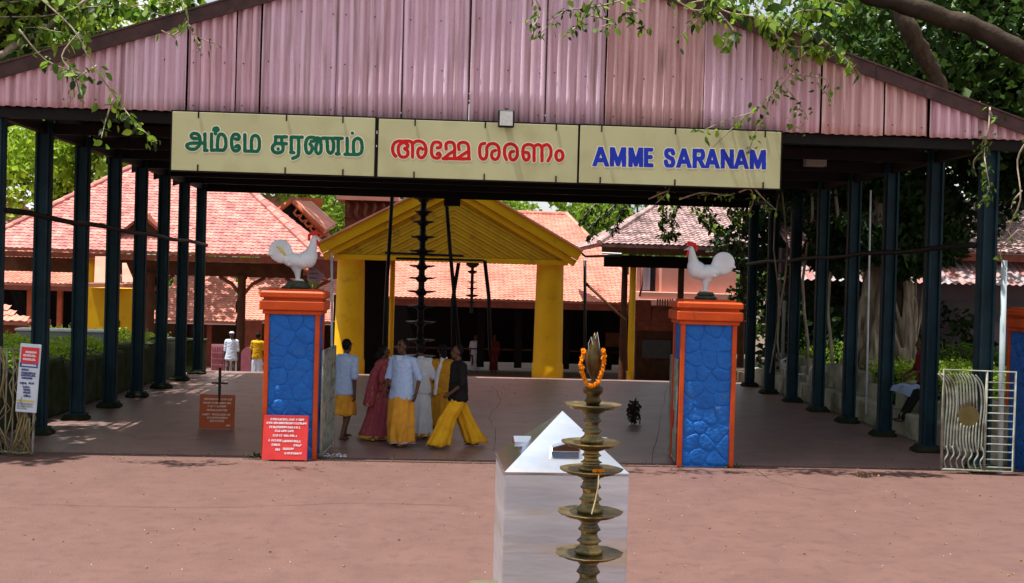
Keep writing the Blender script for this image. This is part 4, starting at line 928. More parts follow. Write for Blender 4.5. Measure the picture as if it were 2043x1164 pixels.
for sg in (-1, 1):
    e = lo if sg < 0 else hi; D = V((e.x-ap_.x, 0, e.z-ap_.z)); n = V((-D.z, 0, D.x)).normalized(); n = n if n.z > 0 else -n
    a, b = V((ap_.x, 0, ap_.z)), V((e.x, 0, e.z))
    q = MB(); q.prism([(p.x, p.z) for p in (a, b, b-n*.32, a-n*.32)], Yp-.20, Yp-.14); q.build('barge_board', M_yellow, PO)
    q = MB(); q.prism([(p.x, p.z) for p in (a-n*.33, b-n*.33, b-n*.52, a-n*.52)], Yp-.10, Yp+.2); q.build('verge_beam', M_yellow, PO)
    q = MB(); q.prism([(p.x, p.z) for p in (a+n*.055, b+n*.055, b+n*.003, a+n*.003)], Yp-.28, 44.5); q.build('roof_sheet', M_tile_s, PO)
    q = MB(); q.prism([(p.x, p.z) for p in (a-n*.08, b-n*.08, b-n*.14, a-n*.14)], Yp-.13, 44.3); q.build('roof_lining', M_yellow2, PO)
for px, Yq, r in ((782, 43.5, .10), (1262, 0, 0),):
    if r: q = MB(); X = P(px, 600, Y=Yq).x; q.lathe([(r*1.2, -.9), (r, -.7), (r*.95, 3.4)], (X, Yq, 0), 16); q.build('rear_column', M_yellow, PO, True)
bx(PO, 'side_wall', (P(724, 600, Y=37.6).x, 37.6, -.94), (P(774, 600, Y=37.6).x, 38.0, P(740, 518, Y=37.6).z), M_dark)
bx(PO, 'cross_beam', (XA, 43.2, P(900, 521, Y=43.2).z), (XB+.3, 43.4, P(900, 507, Y=43.2).z), M_brownwood)

# --- shrine with long salmon roof seen through and beside the porch
SH = thing('shrine_hall', 'long shrine with salmon tiled roof and dark open front behind the yellow porch', 'building', (0, 0, 0))
Ys = 47; a, b = P(760, 592, Y=Ys), P(1560, 600, Y=Ys); b.z = a.z; b.x = P(1300, 600, Y=Ys).x
Yt = 56; c_ = P(1235, 432, Y=Yt); d_ = P(820, 440, Y=Yt); d_.z = c_.z
roof_plane(SH, [a, b, (P(1130, 436, Y=Yt).x, Yt, c_.z), d_], M_tile_s, .19, .165, maxn=300)
roof_plane(SH, [b, (b.x+.1, 62, a.z), (P(1130, 436, Y=Yt).x, Yt, c_.z)], M_tile_s, .19, .165)
ridge(SH, (P(1130, 436, Y=Yt).x, Yt, c_.z), d_, M_tile_s); ridge(SH, b, (P(1130, 436, Y=Yt).x, Yt, c_.z), M_tile_s)
bx(SH, 'eave_board', (a.x, Ys+.02, a.z-.34), (b.x, Ys+.14, a.z-.08), M_redwood)
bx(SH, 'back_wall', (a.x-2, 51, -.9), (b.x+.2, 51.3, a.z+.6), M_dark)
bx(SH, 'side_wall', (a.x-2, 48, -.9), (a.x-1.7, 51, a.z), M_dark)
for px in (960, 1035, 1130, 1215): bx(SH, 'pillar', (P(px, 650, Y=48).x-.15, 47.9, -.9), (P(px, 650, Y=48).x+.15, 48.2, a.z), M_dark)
bx(SH, 'railing', (a.x, 48.3, -.2), (b.x, 48.35, -.14), M_brownwood)
bx(SH, 'poster', (P(1208, 690, Y=47.8).x, 47.8, P(1208, 692, Y=47.8).z), (P(1240, 690, Y=47.8).x, 47.85, P(1208, 664, Y=47.8).z), M_brownwood)
# --- salmon block house, right of centre
SB = thing('salmon_house', 'salmon walled house with stepped roof and grey curtained window behind the right rooster', 'building', (0, 0, 0))
Yk = 46; x0, x1 = P(1275, 600, Y=Yk).x, P(1505, 600, Y=Yk).x
bx(SB, 'lower_roof', (x0, Yk, P(1400, 640, Y=Yk).z), (x1, Yk+3, P(1400, 585, Y=Yk).z), M_salmonw, .03); bx(SB, 'ledge', (x0-.05, Yk-.15, P(1400, 612, Y=Yk).z), (x1-1.6, Yk, P(1400, 600, Y=Yk).z), M_salmonw, .02)
bx(SB, 'wall', (P(1322, 600, Y=Yk).x, Yk+.5, P(1400, 590, Y=Yk).z), (P(1474, 600, Y=Yk).x, Yk+3.2, P(1400, 536, Y=Yk).z), M_salmonw, .03)
bx(SB, 'upper_wall', (P(1276, 600, Y=Yk).x, Yk+.9, P(1400, 590, Y=Yk).z), (P(1322, 600, Y=Yk).x, Yk+3, P(1400, 515, Y=Yk).z), M_salmonw)
wn = bx(SB, 'window', (P(1284, 600, Y=Yk).x, Yk+.86, P(1290, 582, Y=Yk).z), (P(1314, 600, Y=Yk).x, Yk+.89, P(1290, 522, Y=Yk).z), M_glass)
bx(wn, 'curtain', (P(1288, 600, Y=Yk).x, Yk+.82, P(1290, 580, Y=Yk).z), (P(1303, 600, Y=Yk).x, Yk+.85, P(1290, 525, Y=Yk).z), mat('curtain', (.3, .3, .36), (.2, .2, .25), scale=1, stretch=(30, 1, .2)))
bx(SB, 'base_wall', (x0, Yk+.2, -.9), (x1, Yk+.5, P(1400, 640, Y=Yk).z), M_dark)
q = MB(); q.tube([P(1281, 525, Y=45.5), P(1281, 570, Y=45.5), P(1276, 592, Y=45.5)], .04, 6); q.build('drain_pipe', M_redwood, SB, True)
# carved boundary roofs low on the right of the shrine
CB = thing('carved_parapet', 'dark red carved parapet with scrolled ends left of the right pillar', 'wall', (0, 0, 0)); Yc = 41
for (x0, x1, y0, y1) in ((1256, 1300, 640, 600), (1300, 1352, 642, 612), (1262, 1352, 660, 640)):
    a = P(x0, y0, Y=Yc); b = P(x1, y1, Y=Yc); bx(CB, 'moulding', (a.x, Yc+R(0, .05), a.z), (b.x, Yc+.4+R(0, .03), b.z), M_redwood, .03)
for k in range(7): a = P(1310+k*5, 612, Y=Yc); bx(CB, 'slat', (a.x, Yc-.05, a.z-.15), (a.x+.05, Yc-.01, a.z+.28), M_redwood)
a = P(1268, 745, Y=Yc); b = P(1352, 662, Y=Yc); bx(CB, 'wall', (a.x, Yc+.1, -.9), (b.x, Yc+.3, b.z), M_brownwood)
a = P(1282, 715, Y=Yc-.1); b = P(1340, 680, Y=Yc-.1); bx(CB, 'panel', (a.x, Yc, a.z), (b.x, Yc+.05, b.z), mat('grey_panel', (.08, .08, .085), rough=.6))

# --- right hall with weathered roof
RH = thing('tiled_pavilion', 'pavilion with weathered grey pink tiled hip roof right of the yellow porch', 'building', (0, 0, 0))
Ye = 38; eA, eB = P(1196, 486, Y=Ye), P(1720, 500, Y=Ye); eB.z = eA.z; Yr = 43; ra, rb = P(1330, 398, Y=Yr), P(1720, 380, Y=Yr); rb.z = ra.z = P(1330, 396, Y=Yr).z
roof_plane(RH, [eA, eB, rb, ra], M_tile_g, .2, .2, maxn=300); roof_plane(RH, [(eA.x, 48, eA.z), eA, ra], M_tile_g, .2, .2)
ridge(RH, eA, ra, M_tile_g); ridge(RH, ra, rb, M_tile_g)
bx(RH, 'eave_board', (eA.x+.1, Ye+.05, eA.z-.32), (eB.x, Ye+.2, eA.z-.1), M_brownwood); bx(RH, 'beam', (eA.x+.3, Ye+.9, eA.z-.75), (eB.x, Ye+1.1, eA.z-.35), M_dark)
for px, m in ((1261, M_yellow), (1248, M_brownwood), (1357, M_brownwood), (1480, M_brownwood)):
    X = P(px, 620, Y=Ye+1).x; q = MB(); q.lathe([(.13, -.9), (.125, -.5), (.105, eA.z-.75)], (X, Ye+1+(.4 if px == 1248 else 0), 0), 14); q.build('column', m, RH, True)
q = MB(); q.tube([P(1167, 520, Y=36.5), V((P(1170, 700, Y=36.5).x, 36.5, -.9))], .05, 8); q.tube([P(1150, 496, Y=36.5), P(1168, 512, Y=36.5), P(1240, 510, Y=36.5)], .04, 6); q.build('corner_post', M_iron, RH, True)
q = MB(); q.tube([P(1168, 565, Y=36.5), P(1248, 640, Y=36.6), P(1250, 740, Y=36.6)], .045, 8); q.build('drain_pipe', M_brownwood, RH, True)
q = MB(); q.tube([P(1200, 505, Y=37), P(1240, 507, Y=37)], .03, 6); q.build('white_bar', M_whitec, RH)

# --- mauve building on the right
RB = thing('mauve_house', 'long mauve walled house with tiled roof and metal awning behind the right hedge', 'building', (0, 0, 0))
Yb = 31; xa, xb = P(1590, 600, Y=Yb).x, P(2250, 600, Y=Yb).x
bx(RB, 'wall', (xa, Yb+1.6, -.9), (xb, Yb+1.9, P(1900, 500, Y=Yb).z), M_purple)
bx(RB, 'upper_band', (xa, Yb+1.45, P(1900, 640, Y=Yb+1.5).z), (xb, Yb+1.58, P(1900, 600, Y=Yb+1.5).z), mat('grey_band', (.10, .09, .085), (.07, .06, .06), scale=2))
za = P(1900, 500, Y=Yb).z; 
roof_plane(RB, [(xa, Yb+.6, za), (xb, Yb+.6, za), (xb, Yb+4.6, za+1.7), (xa, Yb+4.6, za+1.7)], M_tile_g, .22, .24, maxn=200)
bx(RB, 'eave_board', (xa, Yb+.62, za-.25), (xb, Yb+.7, za-.05), M_redwood)
z1_, z2_ = P(1900, 517, Y=Yb+1.2).z, P(1900, 566, Y=Yb-.2).z
mb = MB(); n = int((xb-xa)/.2*6)
vs = []
for i in range(n+1): x = xa+(xb-xa)*i/n; c = .025*math.cos(2*math.pi*x/.2); vs += [(x, Yb-.2, z2_+c), (x, Yb+1.3, z1_+c)]
mb.add(vs, [(2*i, 2*i+2, 2*i+3, 2*i+1) for i in range(n)]); mb.build('metal_awning', M_metalroof, RB, True)
bx(RB, 'white_lamp', (P(1962, 610, Y=Yb+1.3).x, Yb+1.3, P(1962, 612, Y=Yb+1.3).z), (P(1973, 610, Y=Yb+1.3).x, Yb+1.4, P(1962, 607, Y=Yb+1.3).z), M_whitec)
for px in (1560, 1580): pass
for px in (1560, 1572): bx(RB, 'pale_post', (P(px, 700, Y=Yb).x, Yb, -.9), (P(px, 700, Y=Yb).x+.07, Yb+.07, P(px, 600, Y=Yb).z), M_grey)

# ------------------------------------------------------------ hanging iron lamps in the porch
tl = thing('tiered_lamp', 'tall black many tiered iron lamp standing before the yellow gable', 'lamp', (P(840, 600, Y=32.2).x, 32.2, 0))
q = MB(); q.tube([(0, 0, 0), (0, 0, P(840, 380, Y=32.2).z)], .09, 12); q.build('stem', M_iron, tl, True)
for y, r in ((397, .30), (424, .26), (444, .32), (474, .36), (502, .39), (532, .36), (556, .37), (583, .40), (612, .40), (644, .42), (680, .40), (712, .44)):
    z = P(840, y, Y=32.2).z; q = MB(); q.lathe([(.09, z-.10), (.13, z-.08), (.16, z-.03), (r*.8, z-.012), (r, z+.03), (r*.97, z+.035), (r*.7, z+.01), (.14, z+.02), (.11, z+.07), (.09, z+.10)], (0, 0, 0), 28, lambda a, qq, z_, r=r: 1+(.08*max(0, math.cos(9*a))**4 if qq > r*.9 else 0)); q.build('oil_pan', M_iron, tl, True)
q = MB(); q.lathe([(.45, 0), (.45, .1), (.3, .15), (.25, .4), (.12, .5)], (0, 0, .012), 24); q.build('base', M_iron, tl, True)
fr = thing('tripod_frame', 'black steel frame of slanting legs around the tiered iron lamp', 'frame', (0, 0, 0)); Yf2 = 31.9
for pts in ([(783, 380), (770, 600), (766, 720)], [(889, 380), (898, 500), (920, 740)], [(915, 525), (903, 600), (904, 720)], [(967, 520), (975, 590), (978, 700)]):
    q = MB(); q.tube([P(x, y, Y=Yf2) for x, y in pts], .055, 6); q.build('leg', M_iron, fr, True)
for (x0, y0, x1, y1) in ((768, 505, 925, 511), (790, 516, 965, 520)): q = MB(); q.tube([P(x0, y0, Y=Yf2), P(x1, y1, Y=Yf2)], .035, 6); q.build('cross_bar', M_iron, fr)
hl = thing('hanging_lamp', 'smaller black tiered lamp hanging in the middle of the porch opening', 'lamp', (P(942, 560, Y=37).x, 37, 0))
zt_, zb_ = P(942, 515, Y=37).z, P(942, 625, Y=37).z
q = MB(); q.tube([(0, 0, zb_), (0, 0, zt_+.6)], .05, 8); q.build('stem', M_iron, hl)
for y, r, h in ((528, .22, .2), (543, .16, .1), (563, .17, .05), (576, .18, .05), (590, .22, .08), (604, .16, .05)):
    z = P(942, y, Y=37).z; q = MB(); q.lathe([(.04, z-h*.6), (r*.6, z-h*.4), (r, z), (r*.9, z+h*.3), (.05, z+h*.5)], (0, 0, 0), 18); q.build('oil_pan', M_iron, hl, True)

# ------------------------------------------------------------ garden edges
# left mossy planter wall between the posts
lw = thing('planter_wall', 'dark mossy planter wall running behind the left row of posts', 'wall', (0, 0, 0))
for k in range(12):
    y = 18.3+k*1.05; h = R(.92, 1.08)-(0.0); q = MB(); q.bbox((-7.75+R(-.03, .03), y, 0), (-7.38+R(-.03, .04), y+1.0, h), .05); q.build('block', M_moss, lw)
def hedge(label, x0, x1, y0, y1, z0, z1, n, s, m, seed, name='hedge'):
    rnd = random.Random(seed); t = thing(name, label, 'hedge', ((x0+x1)/2, (y0+y1)/2, 0)); ox, oy = (x0+x1)/2, (y0+y1)/2
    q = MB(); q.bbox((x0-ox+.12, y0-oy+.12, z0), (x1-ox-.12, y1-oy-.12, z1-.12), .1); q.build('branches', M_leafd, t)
    mb = MB(); areas = [((x1-x0)*(y1-y0), 0), ((z1-z0)*(y1-y0), 1), ((z1-z0)*(y1-y0), 2), ((x1-x0)*(z1-z0), 3)]; tot = sum(a for a, _ in areas)
    for a, k in areas:
        for _ in range(int(n*a/tot)):
            if k == 0: p = (rnd.uniform(x0, x1), rnd.uniform(y0, y1), z1)
            elif k == 1: p = (x0, rnd.uniform(y0, y1), rnd.uniform(z0, z1))
            elif k == 2: p = (x1, rnd.uniform(y0, y1), rnd.uniform(z0, z1))
            else: p = (rnd.uniform(x0, x1), y0, rnd.uniform(z0, z1))
            bmp = .09*math.sin(p[0]*4+p[1]*3)+.06*math.sin(p[1]*7.3+p[0])
            leafquad(mb, (p[0]-ox+rnd.gauss(0, .05)+bmp*.6, p[1]-oy+rnd.gauss(0, .05), p[2]+rnd.gauss(0, .05)+bmp-.05), s*rnd.uniform(.6, 1.3), rnd)
    mb.build('foliage', m, t); return t
hedge('clipped bright hedge above the mossy wall on the left', -10.6, -7.75, 18.6, 27.2, .1, 1.12, 16000, .085, M_leafb, 3)
hedge('low green hedge farther back on the left before the yellow kiosk', -10.8, -7.75, 28.3, 32, .1, 1.05, 5000, .09, M_leafb, 4)
hedge('yellow green shrub behind the vine wrapped gate', -9.6, -7.3, 17.7, 18.4, .0, 1.42, 5000, .08, M_leafy, 5)
for (px, y0, y1, Y, m, lab) in ((346, 742, 678, 30.3, M_conc, 'short pale concrete block beside the sixth left post'), (388, 738, 680, 32.2, M_moss, 'short mossy block between the last two left posts')):
    a = P(px, y1, Y=Y); q = MB(); q.bbox((-.3, -.2, 0), (.3, .2, a.z), .04); q.box((-.34, -.24, a.z+.001), (.34, .24, a.z+.05)); o = q.build('concrete_block', m, None, label=lab, category='block'); o.location = (a.x, Y, 0)
# right retaining bench wall
rw = thing('bench_wall', 'low stepped concrete bench wall along the right row of posts', 'wall', (0, 0, 0))
for k in range(9):
    y = 18.1+k*1.62; q = MB(); q.bbox((8.62, y, 0), (8.98, y+1.58, .46), .03); q.build('bench_block', M_conc, rw)
    if k != 3: q = MB(); q.bbox((8.99, y+.05, 0), (9.2, y+1.0, R(.96, 1.02)), .03); q.build('back_block', M_conc, rw)
    q = MB(); q.bbox((9.0, y+1.06, 0), (9.18, y+1.55, R(.72, .8)), .03); q.build('back_block', M_conc, rw)
hedge('bright low hedge behind the concrete bench wall on the right', 9.35, 11.6, 18.2, 25.5, .1, 1.16, 13000, .085, M_leafb, 6)
hedge('narrow dark hedge line farther right before the mauve wall', 10.5, 20, 27.3, 28.0, .1, 1.35, 9000, .1, M_leaf, 8)
hedge('bright green shrub strip behind the white plastic chairs', 9.4, 11.2, 30.3, 32, .0, 1.15, 5000, .09, M_leafy, 9)
t = thing('folded_cloth', 'pale blue cloth spread on the bench wall beside the seated person in red', 'cloth', (P(1825, 770, Y=20.6).x, 20.6, 0)); q = MB(); n = 10; vs = []
for i in range(n+1):
    for j in range(n+1): u, v = i/n-.5, j/n-.5; vs.append((u*.55+.03*math.sin(9*v), v*.8, 1.035+.02*math.sin(11*u+5*v)+.012*math.sin(17*v)-(.12 if abs(u) > .45 else 0)))
q.add(vs, [(i*(n+1)+j, (i+1)*(n+1)+j, (i+1)*(n+1)+j+1, i*(n+1)+j+1) for i in range(n) for j in range(n)]); q.build('cloth', mat('pale_blue_cloth', (.25, .32, .45), (.2, .27, .4), rough=.9), t, True)

# ------------------------------------------------------------ white plastic chairs behind the right posts
def chair(label, x, y, rz):
    t = thing('plastic_chair', label, 'chair', (x, y, .004), rz, 'white plastic chairs behind the hedge')
    q = MB(); q.bbox((-.22, -.22, .40), (.22, .22, .43), .02); q.build('seat', M_white, t)
    for sx in (-1, 1):
        for sy in (-1, 1): q = MB(); q.tube([(sx*.24, sy*.24, 0), (sx*.2, sy*.2, .4)], [.02, .028], 8); q.build('leg', M_white, t, True)
        q = MB(); q.tube([(sx*.21, -.2, .4), (sx*.26, -.18, .63), (sx*.26, .18, .66)], .022, 8); q.build('armrest', M_white, t, True)
    q = MB(); q.tube([(-.22, .2, .42), (-.25, .25, .7), (-.19, .28, .86), (0, .29, .93), (.19, .28, .86), (.25, .25, .7), (.22, .2, .42)], .03, 8); q.build('back_frame', M_white, t, True)
    for k in range(4): q = MB(); q.tube([(-.12+.08*k, .22, .42), (-.12+.08*k, .28, .88)], .016, 6); q.build('slat', M_white, t)
for i, (px, Y, lab) in enumerate(((1678, 28.3, 'white plastic chair with arched back right of the fourth right post'), (1620, 28.0, 'white plastic chair facing away between the fifth and fourth right posts'), (1585, 29.5, 'white plastic chair farthest back beside the shrub strip'))):
    p = P(px, 740, Y=Y); chair(lab, p.x, Y, (2.9, 3.4, .4)[i])

# ------------------------------------------------------------ people
def ik(a, b, l1, l2, pole_):
    a, b = V(a), V(b); d = b-a; L = min(d.length, (l1+l2)*.999); d.normalize(); x = (l1*l1-l2*l2+L*L)/(2*L); h = math.sqrt(max(l1*l1-x*x, 0)); n = V(pole_)-d*V(pole_).dot(d); n.normalize(); return a+d*x+n*h
def hand(b, w_, d, nrm, s=1, curl=.5):
    """palm, four unequal fingers and a thumb"""
    w_, d, nrm = V(w_), V(d).normalized(), V(nrm); side = d.cross(nrm).normalized(); nrm = side.cross(d)
    pc_ = w_+d*.045*s; Mh = Matrix((side, nrm, d)).transposed(); b.ell(pc_, (.036*s, .015*s, .048*s), Mh, 10, 7)
    for k, (o, L) in enumerate(((-.027, .062), (-.009, .072), (.009, .068), (.026, .052))):
        r0 = w_+d*.082*s+side*o*s; k1 = r0+(d*math.cos(curl*.6)+nrm*math.sin(curl*.6))*L*.5*s; k2 = k1+(d*math.cos(curl*1.6)+nrm*math.sin(curl*1.6))*L*.5*s
        b.cap(r0, k1, .0088*s, .008*s); b.cap(k1, k2, .008*s, .007*s)
    t0 = w_+d*.025*s-side*.03*s; t1 = t0+(d*.7-side*.6+nrm*.4).normalized()*.035*s; b.cap(t0, t1, .011*s, .009*s); b.cap(t1, t1+(d*.9+nrm*.3).normalized()*.026*s, .009*s, .008*s)
def person(label, loc, facing, H=1.65, feet=((-.1, 0), (.1, 0)), hands=None, skin=None, vox=.0085, turn=0, female=False, sit=None, group=None, lift=(0, 0), hairlen=0, lean=0):
    """local: faces -Y. returns (root, joints). facing=0 looks at the camera."""
    s = H/1.70; t = thing('person', label, 'person', loc, facing, group); b = MB(); J = {}
    hipz = .90*s if sit is None else sit; J['hip'] = V((0, 0, hipz)); ch = V((0, -lean*.25, 0))
    sh = V((0, -lean*.5, hipz+.50*s)); nk = sh+V((0, -.01*s, .07*s)); hd = nk+V((0, -.025*s-lean*.1, .125*s)); J['sh'] = sh; J['head'] = hd
    shw = (.165 if female else .185)*s
    b.ell((0, 0, hipz+.02*s), (.155*s, .11*s, .12*s)); b.ell(V((0, 0, hipz+.2*s))+ch*.8, (.135*s, .095*s, .16*s)); b.ell(V((0, 0, hipz+.37*s))+ch*1.5, (.165*s, .11*s, .15*s)); b.cap(sh+V((-shw*.8, 0, -.015*s)), sh+V((shw*.8, 0, -.015*s)), .055*s)
    b.cap(sh-V((0, 0, .03*s)), nk+V((0, -.01*s, .04*s)), .058*s, .05*s)
    Rh = Matrix.Rotation(turn, 3, 'Z')
    b.ell(hd+V((0, .008*s, .02*s)), (.074*s, .092*s, .098*s), Rh, 18, 12); b.ell(hd+Rh @ V((0, -.03*s, -.055*s)), (.052*s, .055*s, .055*s), Rh, 14, 9)
    b.cap(hd+Rh @ V((0, -.082*s, .01*s)), hd+Rh @ V((0, -.104*s, -.022*s)), .010*s, .015*s); b.ell(hd+Rh @ V((0, -.075*s, -.055*s)), (.026*s, .014*s, .012*s), Rh, 8, 6); b.ell(hd+Rh @ V((0, -.066*s, -.09*s)), (.025*s, .02*s, .018*s), Rh, 8, 6)
    b.ell(hd+Rh @ V((0, -.078*s, .032*s)), (.05*s, .014*s, .010*s), Rh, 10, 6)
    for sg in (-1, 1): b.ell(hd+Rh @ V((sg*.077*s, .005*s, -.005*s)), (.010*s, .02*s, .032*s), Rh, 8, 6)
    for i, sg in enumerate((-1, 1)):
        hp = V((sg*.09*s, 0, hipz-.02*s)); fx, fy = feet[i]; an = V((fx, fy, (.085+lift[i])*s)); kn = ik(hp, an, .43*s, .41*s, (0, -1, .1)); J['kn%d' % i] = kn; J['an%d' % i] = an
        b.cap(hp, kn, .085*s, .058*s); b.cap(kn, kn.lerp(an, .35), .056*s, .056*s); b.cap(kn.lerp(an, .35), an, .055*s, .036*s)
        b.cap(an+V((0, .035*s, -.045*s)), an+V((0, -.06*s, -.052*s)), .034*s, .032*s); b.cap(an+V((0, -.04*s, -.055*s)), an+V((sg*.01, -.155*s, -.062*s)), .036*s, .022*s)
        for q_ in range(3): b.cap(an+V((sg*(-.02+.018*q_)*s, -.15*s, -.066*s)), an+V((sg*(-.022+.02*q_)*s, -.18*s, -.068*s)), .014*s, .011*s)
        S = sh+V((sg*shw, 0, -.03*s)); hx = hands[i] if hands else (sg*.25, -.05, .80); w_ = V((hx[0]*s, hx[1]*s, hx[2]*s)) if sit is None else V(hx)
        el = ik(S, w_, .29*s, .26*s, (sg*.5, 1, -.2)); J['S%d' % i] = S; J['el%d' % i] = el; J['w%d' % i] = w_
        b.cap(S, el, .046*s, .038*s); b.cap(el, w_, .038*s, .025*s); hand(b, w_, (w_-el), V((-sg, 0, 0)), s)
    voxel(b, 'body', vox, skin or M_skin, t, 2)
    h = MB(); h.ell(hd+Rh @ V((0, .03*s, .042*s)), (.081*s, .083*s, .086*s), Rh, 18, 12); h.ell(hd+Rh @ V((0, .045*s, .0)), (.074*s, .055*s, .075*s), Rh, 14, 9)
    if hairlen: h.cap(hd+V((0, .1*s, -.03*s)), hd+V((0, .125*s, -.09*s)), .055*s, .05*s)
    voxel(h, 'hair', vox*1.2, M_hair, t, 2, lambda x, y, z, n: (x, y+.003*math.sin(x*300), z+.003*math.sin(x*200)))
    for sg in (-1, 1):
        e = MB(); e.ell(hd+Rh @ V((sg*.031*s, -.083*s, .016*s)), (.013*s, .006*s, .007*s), Rh, 8, 5); e.build('eye', M_iron, t, True)
        e = MB(); e.cap(hd+Rh @ V((sg*.015*s, -.092*s, .038*s)), hd+Rh @ V((sg*.052*s, -.082*s, .036*s)), .005*s); e.build('eyebrow', M_hair, t, True)
    e = MB(); e.cap(hd+Rh @ V((-.018*s, -.089*s, -.057*s)), hd+Rh @ V((.018*s, -.089*s, -.057*s)), .006*s); e.build('lips', mat('lip', (.16, .05, .04), rough=.5), t, True)
    J['s'] = s; J['t'] = t
    return t, J
from mathutils import noise as mnoise
def wrinkle(amp, f=22):
    def d(x, y, z, n):
        a = mnoise.noise(V((x*9+z*5, y*9, z*16-x*7))); b_ = mnoise.noise(V((x*22-z*8, y*22, z*34+x*12))); k = amp*(1.8*(1-2*abs(a))+.8*(1-2*abs(b_))); return (x+n.x*k, y+n.y*k, z+n.z*k)
    return d
def shirt(J, m, hem, sleeve=1.0, vox=.010, name='shirt', flare=0, slv_r=.062, amp=.004):
    """torso and sleeves; sleeve 0..1 upper arm, 1..2 forearm"""
    s = J['s']; b = MB(); sh, hip = J['sh'], J['hip']
    n = 15; top = sh-V((0, 0, .04*s)); flare += .022
    for i in range(n):
        u = i/(n-1); p = top.lerp(V((hip.x, hip.y, hem)), u); wdt = (.175-.03*math.sin(u*3.14)+flare*u)*s; b.ell(p, (wdt*1.06, (.134+flare*.9*u)*s, .085*s), None, 20, 9)
    b.cap(sh+V((-.15*s, 0, -.02*s)), sh+V((.15*s, 0, -.02*s)), .066*s); b.cap(sh-V((0, 0, .02*s)), sh+V((0, -.005, .028*s)), .072*s, .062*s)
    for i in (0, 1):
        S, el, w_ = J['S%d' % i], J['el%d' % i], J['w%d' % i]
        if sleeve <= 1: b.cap(S, S.lerp(el, sleeve), slv_r*s, slv_r*.95*s)
        else: b.cap(S, el, slv_r*s, slv_r*.85*s); b.cap(el, el.lerp(w_, sleeve-1), slv_r*.85*s, slv_r*.8*s)
    return voxel(b, name, vox, m, J['t'], 2, wrinkle(amp))
def drape(J, m, rings, folds=11, amp=.012, name='mundu', n=64, seed=0, openb=False):
    """rings: (cx,cy,z,rx,ry); hanging cloth with folds that grow downwards"""
    rnd = random.Random(seed); ph = [rnd.uniform(0, 6) for _ in range(4)]; s = J['s']; mb = MB(); rr = []
    K = 18
    for k in range(K+1):
        u = k/K*(len(rings)-1); i = min(int(u), len(rings)-2); f = u-i; z_ = [rings[i][q]*(1-f)+rings[i+1][q]*f for q in range(5)]; sc2 = .90 if z_[2] > .74 else 1; rr.append([z_[0], z_[1], z_[2], z_[3]*sc2, z_[4]*sc2])
    vs = []
    for side_ in (0, .006):
        for k, (cx, cy, z, rx, ry) in enumerate(rr):
            g = k/K
            for j in range(n):
                a = 2*math.pi*j/n; fo = amp*(.35+g)*(1.5-2.6*abs(math.sin(folds*.5*a+ph[0]+g*1.5+.5*math.sin(2*a+3*g)))+.6*math.sin(folds*1.7*a+ph[1]-g)+.5*math.sin(3*a+ph[2]+4*g))+.010*mnoise.noise(V((4*math.cos(a)+k*.2, 4*math.sin(a), k*.45+ph[3]))); r_ = 1-side_/max(rx, .05)
                vs.append(((cx+(rx*r_+fo)*math.cos(a))*s, (cy+(ry*r_+fo)*math.sin(a))*s, (z+(.012*math.sin(4*a+ph[3]) if k == K else 0))*s))
    N = (K+1)*n; fs = []
    for k in range(K):
        for j in range(n):
            a, b_ = k*n+j, k*n+(j+1) % n; fs += [(a, b_, b_+n, a+n), (N+a, N+a+n, N+b_+n, N+b_)]
    for j in range(n): a, b_ = K*n+j, K*n+(j+1) % n; fs.append((a, b_, N+b_, N+a))
    fs.append(tuple(range(n)))
    mb.add(vs, fs); return mb.build(name, m, J['t'], True)
def cl(n, a, b, **k): return mat(n, a, b, rough=.85, scale=7, bump=.15, bscale=90, **k)
C_lblue = cl('pale_blue_shirt', (.42, .55, .78), (.38, .50, .72)); C_or = cl('orange_cotton', (.72, .34, .035), (.60, .26, .025)); C_go = cl('golden_yellow_cotton', (.74, .39, .012), (.62, .29, .01))
C_sari = mat('maroon_gold_sari', (.36, .07, .09), (.27, .035, .06), rough=.7, scale=9, c3=(.42, .24, .07), s3=9, t3=(.58, .68), stretch=(3, 3, .5)); C_gold = cl('gold_border', (.6, .42, .06), (.5, .33, .04))
C_wh = cl('white_cotton', (.68, .70, .72), (.6, .63, .67)); C_wb = cl('bluish_white_cotton', (.60, .70, .85), (.55, .65, .8)); C_bk = cl('black_cotton', (.008, .008, .008), (.014, .012, .012)); C_pk = cl('pinkish_edge', (.5, .35, .33), (.45, .3, .3))
C_yel = cl('yellow_top', (.60, .36, .01), (.5, .28, .01)); C_redc = cl('dark_red_top', (.20, .015, .02), (.14, .01, .015)); C_oc = cl('ochre_silk', (.58, .28, .02), (.46, .2, .015))
def at(px, py): p = G(px, py, .012); return (p.x, p.y, .012)
def hem_band(J, m, ring, seed, folds, amp, h=.03, name='border'):
    cx, cy, z, rx, ry = ring; return drape(J, m, [(cx, cy, z+h, rx+.004, ry+.004), (cx, cy, z-.004, rx+.006, ry+.006)], folds, amp, name, 64, seed)
# 1 man at the left pillar: back turned half, short orange dhoti, walking
t, J = person('man in pale blue shirt and knee length orange dhoti walking behind the left gate leaf', at(686, 876), math.radians(150), 1.68, ((-.1, .20), (.1, -.16)), ((-.24, .06, .80), (.27, -.10, .82)), M_skind)
shirt(J, C_lblue, .80, 1.0); drape(J, C_or, [(0, 0, 1.0, .17, .13), (0, 0, .8, .19, .15), (0, .02, .42, .20, .20)], 7, .010, 'dhoti', seed=1)
